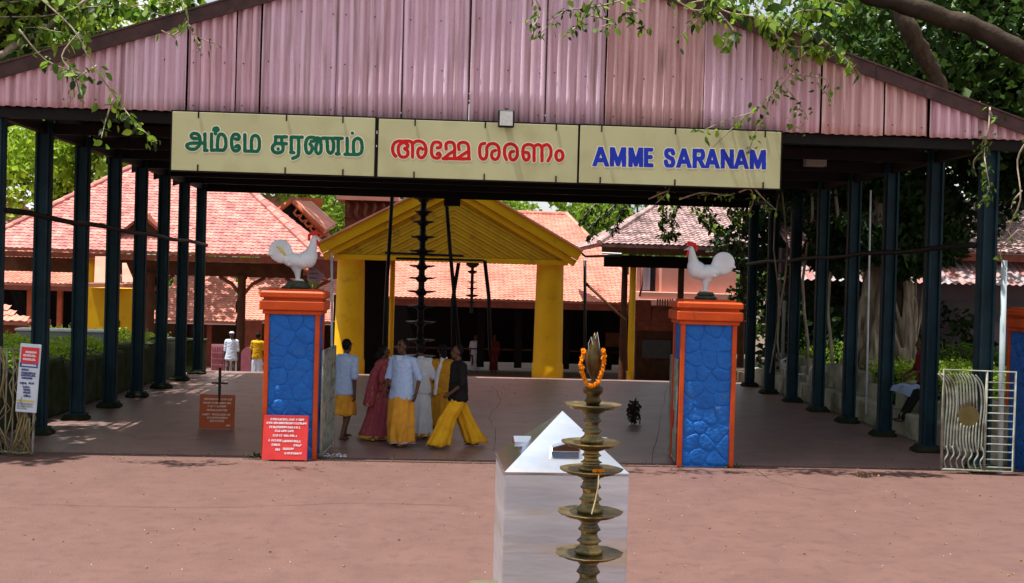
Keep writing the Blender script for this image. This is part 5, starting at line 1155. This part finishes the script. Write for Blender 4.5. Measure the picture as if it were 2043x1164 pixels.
# 2 woman in maroon and gold sari
t, J = person('woman in maroon and gold sari walking close beside the tall man', at(759, 876), math.radians(110), 1.58, ((-.09, .1), (.09, -.1)), ((-.2, -.12, .95), (.24, .0, .84)), M_skind, female=True, hairlen=1)
shirt(J, C_sari, .86, 1.0, name='blouse'); drape(J, C_sari, [(0, 0, 1.02, .16, .13), (0, 0, .85, .19, .17), (0, .03, .45, .23, .23), (0, .08, .03, .28, .33)], 13, .012, 'sari_skirt', seed=2)
hem_band(J, C_gold, (0, .08, .03, .28, .33), 2, 13, .016, .05)
s = J['s']; q = MB(); q.tube([V((.10, -.10, .98))*s, V((.02, -.155, 1.2))*s, V((-.12, -.08, 1.43))*s, V((-.15, .05, 1.42))*s, V((-.10, .16, 1.2))*s, V((-.07, .21, .9))*s, V((-.05, .25, .62))*s], [.05, .075, .06, .06, .08, .09, .10], 12); voxel(q, 'pallu', .012, C_sari, t, 2, wrinkle(.006, 40))
# 3 tall man in the middle, orange mundu, looking left
t, J = person('tall man in pale blue shirt and long orange mundu standing and looking left', at(800, 890), math.radians(-28), 1.74, ((-.09, .05), (.10, -.03)), ((-.20, -.22, .90), (.27, -.03, .86)), M_skind, turn=math.radians(-18), vox=.0075)
shirt(J, C_lblue, .80, 1.0, flare=.02); drape(J, C_or, [(0, 0, 1.0, .165, .13), (0, -.02, .8, .20, .17), (.01, -.04, .4, .22, .225), (.0, 0, .06, .205, .22)], 6, .013, 'mundu', seed=4)
hem_band(J, C_pk, (0, 0, .06, .205, .22), 4, 6, .0175, .03); drape(J, C_pk, [(0.0, -.02, .36, .228, .207), (.0, -.02, .33, .228, .209)], 6, .014, 'fold_edge', 64, 4)
c_ = MB(); c_.prism([(-.06, 1.43), (0, 1.34), (.06, 1.43), (.045, 1.455), (-.045, 1.455)], -.128, -.112); c_.v = [tuple(V(p)*J['s']) for p in c_.v]; c_.build('collar', C_wb, t)
# 4 white clad person behind
t, J = person('person in greyish white robe with yellow hem walking just behind the tall man', at(836, 872), math.radians(190), 1.62, ((-.1, .15), (.1, -.15)), ((-.24, .05, .84), (.22, .06, .84)), M_skind, female=True)
shirt(J, C_wh, .80, .95, flare=.03, name='shawl', slv_r=.075); drape(J, C_wh, [(0, 0, 1.02, .17, .14), (0, 0, .85, .20, .17), (.02, .02, .4, .22, .22), (.03, .03, .05, .25, .28)], 9, .014, 'robe', seed=6); hem_band(J, C_go, (.03, .03, .05, .25, .28), 6, 9, .019, .05)
# 5 ochre dressed with white shawl
t, J = person('person in ochre silk with a white shawl edge beside the black shirted man', at(879, 872), math.radians(195), 1.60, ((-.1, .12), (.08, -.15)), ((-.24, .05, .84), (.22, -.06, .84)), M_skind, female=True, hairlen=1)
shirt(J, C_oc, .80, 1.4, flare=.03, name='tunic', slv_r=.07); drape(J, C_oc, [(0, 0, 1.02, .17, .14), (0, 0, .85, .20, .17), (.0, .02, .4, .21, .2), (.0, .03, .22, .22, .22)], 7, .012, 'skirt', seed=8)
drape(J, C_bk, [(0, .02, .3, .19, .18), (0, .02, .16, .20, .19)], 7, .012, 'underskirt', seed=9)
s = J['s']; q = MB(); q.tube([V((-.17, -.10, .9))*s, V((-.15, -.14, 1.2))*s, V((-.08, -.07, 1.46))*s, V((.02, .08, 1.46))*s, V((.12, .135, 1.2))*s, V((.17, .15, .8))*s], .028, 8); voxel(q, 'shawl', .010, C_wh, t, 1, wrinkle(.004, 50))
# 6 striding man, black shirt, wide golden trousers
t, J = person('man in black shirt and flaring golden trousers striding to the right group edge', at(911, 892), math.radians(-72), 1.66, ((-.1, .36), (.10, -.36)), ((-.26, .05, .86), (.20, -.20, .93)), M_skind, lift=(.0, .03), vox=.0085)
shirt(J, C_bk, .80, 1.15, flare=.015, slv_r=.066)
for i, sg in enumerate((-1, 1)):
    kn, an, s = J['kn%d' % i], J['an%d' % i], J['s']; kx, ky, kz = kn/s; ax, ay, az2 = an/s
    drape(J, C_go, [(sg*.06, 0, .98, .13, .14), (sg*.08, 0, .82, .13, .15), (kx, ky, kz, .12, .15), ((kx+ax)/2, (ky+ay)/2+.01, .27, .13, .165), (ax, ay+.02, .05, .135, .20)], 7, .012, 'trouser_leg', 48, 12+i)
# cap
# far people
def far(label, px, py, Y, z, facing, H, fn, skin=M_skind, **k):
    p = P(px, py, Y=Y); t, J = person(label, (p.x, Y, z), facing, H, vox=.012, skin=skin, **k); fn(J); return t, J
def f_white(J): shirt(J, C_wb, .72, 1.1, vox=.014, flare=.03); [drape(J, C_wb, [(sg*.07, 0, .9, .12, .13), (sg*.1, 0, .1, .09, .1)], 5, .006, 'trouser_leg', 32, 3) for sg in (-1, 1)]; c = MB(); c.ell(J['head']+V((0, .0, .075)), (.085, .095, .05)); c.build('cap', C_wb, J['t'], True)
far('far man all in white with a white cap between left posts and pillar', 462, 700, 39, -.85, 0, 1.62, f_white)
def f_yel(J): shirt(J, C_yel, .80, .8, vox=.014); [drape(J, C_wb, [(sg*.07, 0, .9, .12, .13), (sg*.1, 0, .1, .1, .1)], 5, .006, 'trouser_leg', 32, 5) for sg in (-1, 1)]
far('far person in yellow top and white trousers beside the left pillar', 514, 700, 39, -.85, math.radians(170), 1.6, f_yel)
def f_bl(J): shirt(J, cl('mid_blue', (.12, .25, .5), (.1, .2, .42)), .8, 1.0, vox=.014); drape(J, C_wb, [(0, 0, .95, .17, .14), (0, 0, .1, .18, .16)], 6, .01, 'dhoti', 40, 6)
far('far person in blue shirt and white cloth behind the second left post', 143, 640, 42, -.85, math.radians(160), 1.65, f_bl)
def f_nv(J): shirt(J, cl('navy_shirt', (.01, .03, .12), (.01, .02, .09)), .8, 1.0, vox=.014); drape(J, C_bk, [(0, 0, .95, .17, .14), (0, 0, .1, .18, .16)], 6, .01, 'dhoti', 40, 6)
far('person in navy shirt beside the grey wall seen between the left posts', 310, 680, 34, -.8, math.radians(180), 1.62, f_nv)
def f_dk(c): 
    def g(J): shirt(J, c, .8, 1.0, vox=.014); drape(J, c, [(0, 0, .95, .17, .14), (0, 0, .1, .2, .18)], 6, .01, 'skirt', 40, 7)
    return g
far('shadowed person in pale shirt in the dark shrine front behind the group', 948, 700, 49.4, -1.25, 0, 1.6, f_dk(C_wb))
far('shadowed person in maroon in the dark shrine front between group and column', 985, 715, 49.8, -1.25, .4, 1.6, f_dk(C_redc))
# seated person in red
p = P(1848, 760, Y=20.9)
t, J = person('person in dark red top sitting on the bench wall behind the right posts', (9.05, 21.5, .012), math.radians(-100), 1.6, ((-.1, -.42), (.12, -.42)), ((-.16, -.36, 1.16), (.2, -.33, 1.16)), M_skind, sit=1.10, lean=.15, vox=.011, lift=(.29, .29))
shirt(J, C_redc, 1.06, 1.0, vox=.012); q = MB()
for i in (0, 1): q.cap(V((-.09 if i == 0 else .09, 0, 1.09)), J['kn%d' % i], .105, .08); q.cap(J['kn%d' % i], J['an%d' % i], .08, .06)
voxel(q, 'trousers', .014, C_bk, t, 2)
# ragged dark bundle
t = thing('leaf_bundle', 'dark ragged bundle of dried leaves upright on the grey floor right of the bronze lamp', 'bundle', at(1266, 846)); q = MB(); rnd = random.Random(5)
for k in range(260):
    z = rnd.uniform(0, 1)**.9; r = .10*(math.sin(z*3.0)**.6 if z < 1 else 0)+.01; a = rnd.uniform(0, 6.28); leafquad(q, (r*math.cos(a)-.03+.02*math.sin(z*9), r*math.sin(a), .03+z*.40), .07, rnd)
q.tube([(0, 0, .0), (-.02, 0, .25), (.0, 0, .44), (.015, 0, .52)], [.03, .05, .02, .008], 7); q.tube([(.10, 0, 0), (.11, 0, .12), (.06, 0, .26)], .012, 5); q.build('dry_leaves', mat('dry_dark_leaf', (.035, .02, .014), (.02, .012, .01), rough=.9), t)
# leaf litter
q = MB(); rnd = random.Random(8)
for k in range(1500):
    if k < 1000: x, y = rnd.uniform(-8, 9.5), rnd.uniform(6, 17.3); z = .006
    else: x, y = rnd.uniform(-6.6, 8.1), rnd.uniform(17.5, 32); z = .018
    if rnd.random() < .3: y = rnd.uniform(16.9, 17.9); z = .02
    s = rnd.uniform(.010, .042); a = rnd.uniform(0, 6.28); d = V((math.cos(a), math.sin(a), 0)); w_ = V((-d.y, d.x, 0))*.4
    c = V((x, y, z)); q.add([c, c+(d*.5+w_)*s+V((0, 0, s*.25)), c+d*s, c+(d*.5-w_)*s+V((0, 0, s*.3))], [(0, 1, 2), (0, 2, 3)])
q.build('leaf_litter', M_litter, None, kind='stuff', label='small dry leaves scattered over the red floor', category='leaf litter')

# ------------------------------------------------------------ trees
def bigtree(*a, **k): return tree(*a, **k)
bigtree('sunny green tree standing behind the left roofs between the first posts', (-19, 57, -.9), (-19, 57, 9.6), 20, (5.2, 2.5, 3.3), 14000, .38, M_leafb, 21)
bigtree('light green tree behind the second and third left posts', (-12, 52, -.9), (-12.5, 52, 9.5), 14, (4.5, 3, 2.6), 8000, .38, M_leafy, 22)
bigtree('tall airy tree rising over the left end of the shed roof', (-14.5, 24, 0), (-7.6, 23.5, 9.8), 15, (3.6, 2.2, 2.0), 12000, .18, M_leafb, 23)
bigtree('darker tree at the far left of the picture above the roof edge', (-18, 30, 0), (-11.4, 28, 10), 14, (3.2, 2.5, 2.6), 10000, .22, M_leafy, 24)
bigtree('green tree behind the carved gable', (-9, 66, -.9), (-8.0, 66, 6.6), 12, (3.2, 2.5, 2.6), 5000, .34, M_leafy, 25)
bigtree('feathery tree behind the red temple tier', (-5.5, 70, -.9), (-5.2, 70, 6.5), 10, (2.8, 2.2, 2.2), 5000, .34, M_leaf, 26)
bigtree('distant green tree right of the yellow gable', (3.5, 72, -.9), (5.2, 72, 6.0), 12, (4.0, 3, 2.2), 6000, .36, M_leafy, 27)
bigtree('distant darker tree farther right of the yellow gable', (12, 74, -.9), (12.5, 74, 7.2), 12, (5, 3, 3), 6000, .38, M_leaf, 28)
bigtree('dense dark tree above the right end of the shed roof', (13.5, 24, 0), (12.2, 24.5, 9.5), 22, (4.4, 3, 2.8), 15000, .24, M_leafm2, 29)
bigtree('second dark tree crown behind the big bare branch', (11, 33, 0), (11.5, 33, 9.5), 18, (5, 3, 3), 9000, .28, M_leaf, 30)
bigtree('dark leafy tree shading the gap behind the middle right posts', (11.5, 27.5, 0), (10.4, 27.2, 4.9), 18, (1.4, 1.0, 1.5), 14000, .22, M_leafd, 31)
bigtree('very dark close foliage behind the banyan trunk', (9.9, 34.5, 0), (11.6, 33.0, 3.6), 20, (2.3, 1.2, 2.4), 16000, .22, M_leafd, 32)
bigtree('tall leafy tree standing left of the shed outside the picture edge', (-14, 22, 0), (-11.2, 21.5, 9.4), 24, (3.6, 6.0, 1.6), 26000, .28, M_leaf, 33)  # unseen crown, added to keep sun patches off the left shed floor
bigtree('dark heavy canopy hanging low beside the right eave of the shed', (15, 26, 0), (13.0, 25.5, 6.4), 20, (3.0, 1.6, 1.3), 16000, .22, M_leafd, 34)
# wood beyond as a mass
q = MB(); rnd = random.Random(77)
for k in range(26):
    x = -46+k*3.7; crown(q, [((x+rnd.uniform(-1, 1), 84+rnd.uniform(-3, 3), rnd.uniform(1.5, 4.5)), (3.6, 2.6, 3.6))], 420, .75, k)
q.build('woods', M_leaf, None, kind='stuff', label='band of far trees closing the view behind the temple', category='woods')
# banyan trunk with aerial roots
by = 29.5; bx0 = P(1735, 650, Y=by).x
by = 27.2; bx0 = P(1748, 650, Y=by).x
bt = thing('banyan_tree', 'banyan with pale fluted trunk and hanging aerial roots behind the right posts', 'tree', (bx0, by, 0)); q = MB(); rnd = random.Random(4)
q.cap((0, 0, 0), (-.1, 0, 2.2), .45, .3); q.cap((-.1, 0, 2.2), (.1, 0, 5), .3, .28); q.cap((.15, 0, 5), (.9, .2, 8.5), .26, .2)
for k in range(30):
    a = rnd.uniform(0, 6.28); r0 = rnd.uniform(.35, 1.0); x, y = r0*math.cos(a), r0*math.sin(a)*.5-.15; zt = rnd.uniform(2.2, 4.6); tw = rnd.uniform(-.4, .4); pts = [V((x*1.1, y, 0)), V((x*.9+tw*.3, y, zt*.35)), V((x*.6+tw, y*.8, zt*.7)), V((x*.25, y*.4, zt))]
    r1 = rnd.uniform(.06, .17)
    for p, pn in zip(pts[:-1], pts[1:]): q.cap(p, pn, r1, r1*.8); r1 *= .8
voxel(q, 'trunk', .035, M_bark, bt, 2, lambda x, y, z, n: (x+.02*math.sin(z*6+x*20), y+.02*math.sin(x*40+z*2), z))
for k in range(13):
    x = rnd.uniform(-2.4, 1.3); y = rnd.uniform(-1.2, .4); pts = [(x+.10*math.sin(i*1.3+k), y, 5.2-i*.75) for i in range(7)]; c = MB(); c.tube(pts, rnd.uniform(.018, .045), 6); c.build('aerial_root', M_bark, bt, True)
cr = MB(); crown(cr, [((rnd.uniform(-1.8, 3), rnd.uniform(-1.2, 2), rnd.uniform(4.6, 7)), (1.5, 1.2, .9)) for _ in range(12)], 9000, .2, 90); cr.build('crown', M_leafd, bt)
# big bare limbs top right
def limb(label, pts, rs, m, name='bare_branch'):
    q = MB(); P_ = []; 
    for (x, y, Y) in pts: P_.append(P(x, y, Y=Y))
    P3 = []; R3 = []
    for i in range(len(P_)-1):
        for k in range(5): u = k/5; P3.append(P_[i].lerp(P_[i+1], u)+V((R(-.03, .03), R(-.03, .03), R(-.03, .03)))); R3.append(rs[i]*(1-u)+rs[i+1]*u)
    P3.append(P_[-1]); R3.append(rs[-1]); q.tube(P3, R3, 12); return q.build(name, m, None, True, label=label, category='branch')
limb('thick dark limb crossing the top right corner of the picture', [(1640, -40, 20), (1740, -8, 20), (1850, 22, 20), (1950, 60, 20), (2060, 112, 20), (2200, 170, 21)], [.10, .15, .17, .17, .20, .24], M_barkd)
limb('bent bare limb dropping behind the right roof slope', [(1790, 0, 21), (1812, 60, 21), (1850, 120, 21.3), (1875, 175, 21.5), (1890, 230, 21.8)], [.15, .17, .16, .13, .12], mat('grey_brown_bark', (.12, .085, .055), (.07, .05, .035), rough=.95, scale=3, stretch=(5, 5, .8), bump=1, bscale=8))
limb('slim sunny branch at the top left corner', [(-20, 128, 18.6), (60, 78, 18.6), (110, 42, 18.6), (170, 5, 18.6), (240, -40, 18.6)], [.075, .055, .045, .035, .03], M_bark)

# near hanging leafy branches: every leaf its own part
def leaf_mesh(m, fold=.25, kind=0):
    q = MB(); L = 1; pr = [(0, 0), (.16, .18), (.42, .30), (.72, .22), (1.0, 0)] if kind == 0 else [(0, 0), (.14, .13), (.42, .19), (.72, .13), (1.0, 0)]
    vs = [(x, 0, -.10*x*x) for x, _ in pr]+[(x, w_, fold*w_-.10*x*x) for x, w_ in pr[1:-1]]+[(x, -w_, fold*w_-.10*x*x) for x, w_ in pr[1:-1]]
    q.add(vs, [(0, 1, 5), (1, 2, 6, 5), (2, 3, 7, 6), (3, 4, 7), (0, 8, 1), (1, 8, 9, 2), (2, 9, 10, 3), (3, 10, 4)]); return q.mesh('leaf', m, True)
LM = {k: [leaf_mesh(m, R(.1, .5), i) for i in (0, 1)] for k, m in (('l', M_leafy), ('m', M_leaf), ('d', M_leafd))}
def vine(label, paths, Y, size, per, tones, seed, name='leafy_branch', thick=.011, twm=None):
    rnd = random.Random(seed); c0 = P(*paths[0][0], Y=Y); t = thing(name, label, 'branch', c0)
    for path in paths:
        pts = [P(x, y, Y=Y)-c0+V((0, rnd.uniform(-.25, .25)+.0, 0)) for x, y in path]; sm = [V(p) for p in smooth_line([tuple(p) for p in pts], 4)]
        q = MB(); n = len(sm); q.tube(sm, [thick*(1-.7*i/n)+.003 for i in range(n)], 6); q.build('twig', twm or M_bark, t, True)
        L = sum((sm[i+1]-sm[i]).length for i in range(n-1)); k = int(L*per)
        for i in range(k):
            u = rnd.random()**.8*(n-1.001); j = int(u); p = sm[j].lerp(sm[j+1], u-j); off = V((rnd.gauss(0, .055), rnd.gauss(0, .09), rnd.gauss(0, .05)-.02))
            a = rnd.uniform(0, 6.28); e = rnd.uniform(.1, 1.35)   # leaves droop
            M = Matrix.Translation(p+off) @ Matrix.Rotation(a, 4, 'Z') @ Matrix.Rotation(e, 4, 'Y') @ Matrix.Rotation(rnd.uniform(-1.4, 1.4), 4, 'X') @ Matrix.Scale(size*rnd.uniform(.6, 1.25), 4)
            put('leaf', rnd.choice(LM[rnd.choice(tones)]), t, M)
    return t
vine('leafy branch drooping over the left slope of the gable down to the first sign', [[(60, -20), (150, 60), (190, 130), (230, 200), (265, 240), (310, 285)], [(190, 130), (160, 165), (140, 190)], [(150, 60), (120, 110), (150, 150), (160, 190)], [(230, 200), (215, 240), (212, 280)], [(40, 60), (90, 120), (170, 150)]], 16.6, .14, 24, 'lmmd', 41)
vine('small leafy spray hanging over the left barge board', [[(350, -20), (380, 30), (385, 70), (430, 90)], [(380, 50), (350, 72), (330, 68)], [(385, 70), (400, 92), (395, 105)]], 16.4, .10, 22, 'lmmd', 42)
vine('leafy canopy branches across the top left corner', [[(-30, 40), (80, 30), (180, 20), (300, 10), (400, -10)], [(0, 80), (60, 60), (140, 70), (220, 60)], [(100, -20), (170, 30), (250, 60), (330, 40)], [(200, -20), (270, 20), (360, 40), (450, 20)], [(-20, 10), (60, 0), (140, -10)], [(-10, 110), (50, 100), (120, 95)]], 18.5, .19, 55, 'lllmmd', 43)
vine('long leafy runner across the top middle of the gable', [[(1290, -30), (1240, 0), (1180, 10), (1120, 30), (1070, 80)], [(1180, 5), (1160, 40), (1130, 70)], [(1240, 0), (1270, 30), (1250, 20), (1290, 60)], [(1060, -20), (1080, 20), (1060, 60)], [(1290, -30), (1380, 20), (1420, 10), (1360, 70)], [(1180, 30), (1220, 45), (1195, 60)]], 16.6, .125, 32, 'lmmdd', 44)
vine('broad bright leaved branches over the right barge board', [[(1390, -30), (1440, 20), (1500, 40), (1560, 50), (1620, 70)], [(1440, 20), (1470, 60), (1450, 80)], [(1500, 20), (1560, 90), (1620, 95), (1660, 90)], [(1560, 50), (1600, 20), (1660, 30)], [(1620, 70), (1680, 110), (1700, 150)], [(1380, 0), (1480, -10), (1600, -5), (1690, 20)], [(1540, 20), (1530, 60), (1560, 100)]], 16.8, .18, 34, 'lllmd', 45)
vine('thin branching spray hanging before the right half of the gable', [[(1620, 60), (1600, 110), (1570, 160), (1540, 190), (1500, 225), (1450, 240), (1400, 262)], [(1600, 110), (1580, 140), (1640, 160), (1665, 185)], [(1570, 160), (1560, 180), (1600, 215), (1610, 240)], [(1540, 190), (1530, 230), (1510, 250), (1500, 300)], [(1500, 225), (1470, 250), (1430, 290)], [(1600, 215), (1570, 245), (1590, 262)], [(1640, 160), (1650, 200)]], 16.8, .10, 17, 'lmmd', 46)
vine('dark leaf sprays hanging below the sign boards beyond the shed', [[(1240, 395), (1215, 420), (1190, 440), (1175, 480)], [(1260, 395), (1235, 430), (1225, 460)], [(1200, 395), (1170, 425), (1160, 440)]], 33.5, .17, 60, 'dddm', 47, thick=.02)
vine('dark leafy clump hanging before the weathered pavilion roof', [[(1330, 390), (1320, 420), (1325, 460), (1330, 475)], [(1360, 390), (1340, 430), (1345, 470)], [(1400, 395), (1420, 430), (1440, 460)], [(1440, 395), (1460, 420), (1470, 445)], [(1380, 395), (1400, 440), (1430, 455)], [(1500, 395), (1480, 415), (1500, 440)]], 32.9, .18, 75, 'dddml', 48, thick=.02)
vine('pale leaved creeper tips curling under the last sign board', [[(1350, 400), (1400, 385), (1440, 392), (1470, 385)], [(1470, 385), (1490, 380), (1510, 400), (1500, 420)], [(1500, 380), (1530, 395), (1545, 420)], [(1300, 395), (1330, 383), (1310, 405)]], 17.6, .08, 20, 'lm', 49)
vine('green creeper climbing beside the right front post', [[(1975, 215), (1965, 260), (1968, 300), (1960, 340), (1972, 380), (1962, 410)], [(1965, 200), (1980, 230), (1970, 290)], [(1968, 300), (1955, 320), (1960, 350)]], 17.15, .10, 34, 'mmd', 50, name='creeper')
vine('thin creeper stem hanging at the right edge past the blue post', [[(2043, 280), (2030, 320), (2025, 400), (2022, 460), (2035, 490)], [(2025, 400), (2043, 380)], [(2022, 460), (2010, 500), (2018, 540)]], 17.0, .12, 8, 'md', 51, name='creeper')

# crumbs and tufts at the pillar feet
q = MB(); rnd = random.Random(91)
for k in range(46):
    c = G(rnd.uniform(632, 690), rnd.uniform(906, 913), .006); z_ = rnd.uniform(.006, .018); q.ell((c.x, c.y, .006+z_*.6), (z_*rnd.uniform(.8, 2), z_, z_*.6), None, 6, 4)
for k in range(60):
    c = G(rnd.uniform(60, 2000), rnd.uniform(915, 1150), .002); z_ = rnd.uniform(.003, .007); q.ell((c.x, c.y, z_*.5), (z_, z_, z_*.6), None, 5, 4)
q.build('pale_crumbs', M_white, None, kind='stuff', label='pale crumbs of plaster and grit scattered on the ground', category='grit')
for (px, py, n, lab) in ((512, 914, 70, 'small weed tuft at the outer foot of the left pillar'), (1462, 934, 40, 'tiny weed tuft at the outer foot of the right pillar'), (1725, 952, 40, 'dry tuft under the curved bar gate')):
    c = G(px, py, .0); q = MB()
    for k in range(n): leafquad(q, (rnd.gauss(0, .09), rnd.gauss(0, .03), rnd.uniform(.0, .04)), rnd.uniform(.03, .06), rnd)
    o = q.build('weed_tuft', M_moss if px != 1725 else M_litter, None, label=lab, category='weed'); o.location = c
# hairline cracks in the shed floor and the forecourt
M_crack = mat('crack_dirt', (.06, .04, .035), (.04, .028, .024), rough=.95)
for pts in ([(980, 770), (1000, 800), (975, 830), (990, 862), (985, 900)], [(1330, 770), (1318, 830), (1300, 925)], [(940, 1010), (700, 1004), (420, 1012), (60, 1006)], [(1500, 930), (1560, 965), (1700, 985)], [(140, 850), (300, 872), (420, 868)]):
    q = MB(); P3 = [G(x+R(-3, 3), y+R(-1, 1), .006 if y > 903+.023*x else .0065) for x, y in smooth_line(pts, 6)]
    vs = []
    for i, p in enumerate(P3):
        t_ = (P3[min(i+1, len(P3)-1)]-P3[max(i-1, 0)]).normalized(); n_ = V((-t_.y, t_.x, 0))*R(.002, .006); vs += [p-n_, p+n_]
    q.add(vs, [(2*i, 2*i+1, 2*i+3, 2*i+2) for i in range(len(P3)-1)]); q.build('crack', M_crack, bpy.data.objects['forecourt_pavement'] if pts[0][1] > 925 else bpy.data.objects['shed_floor'])
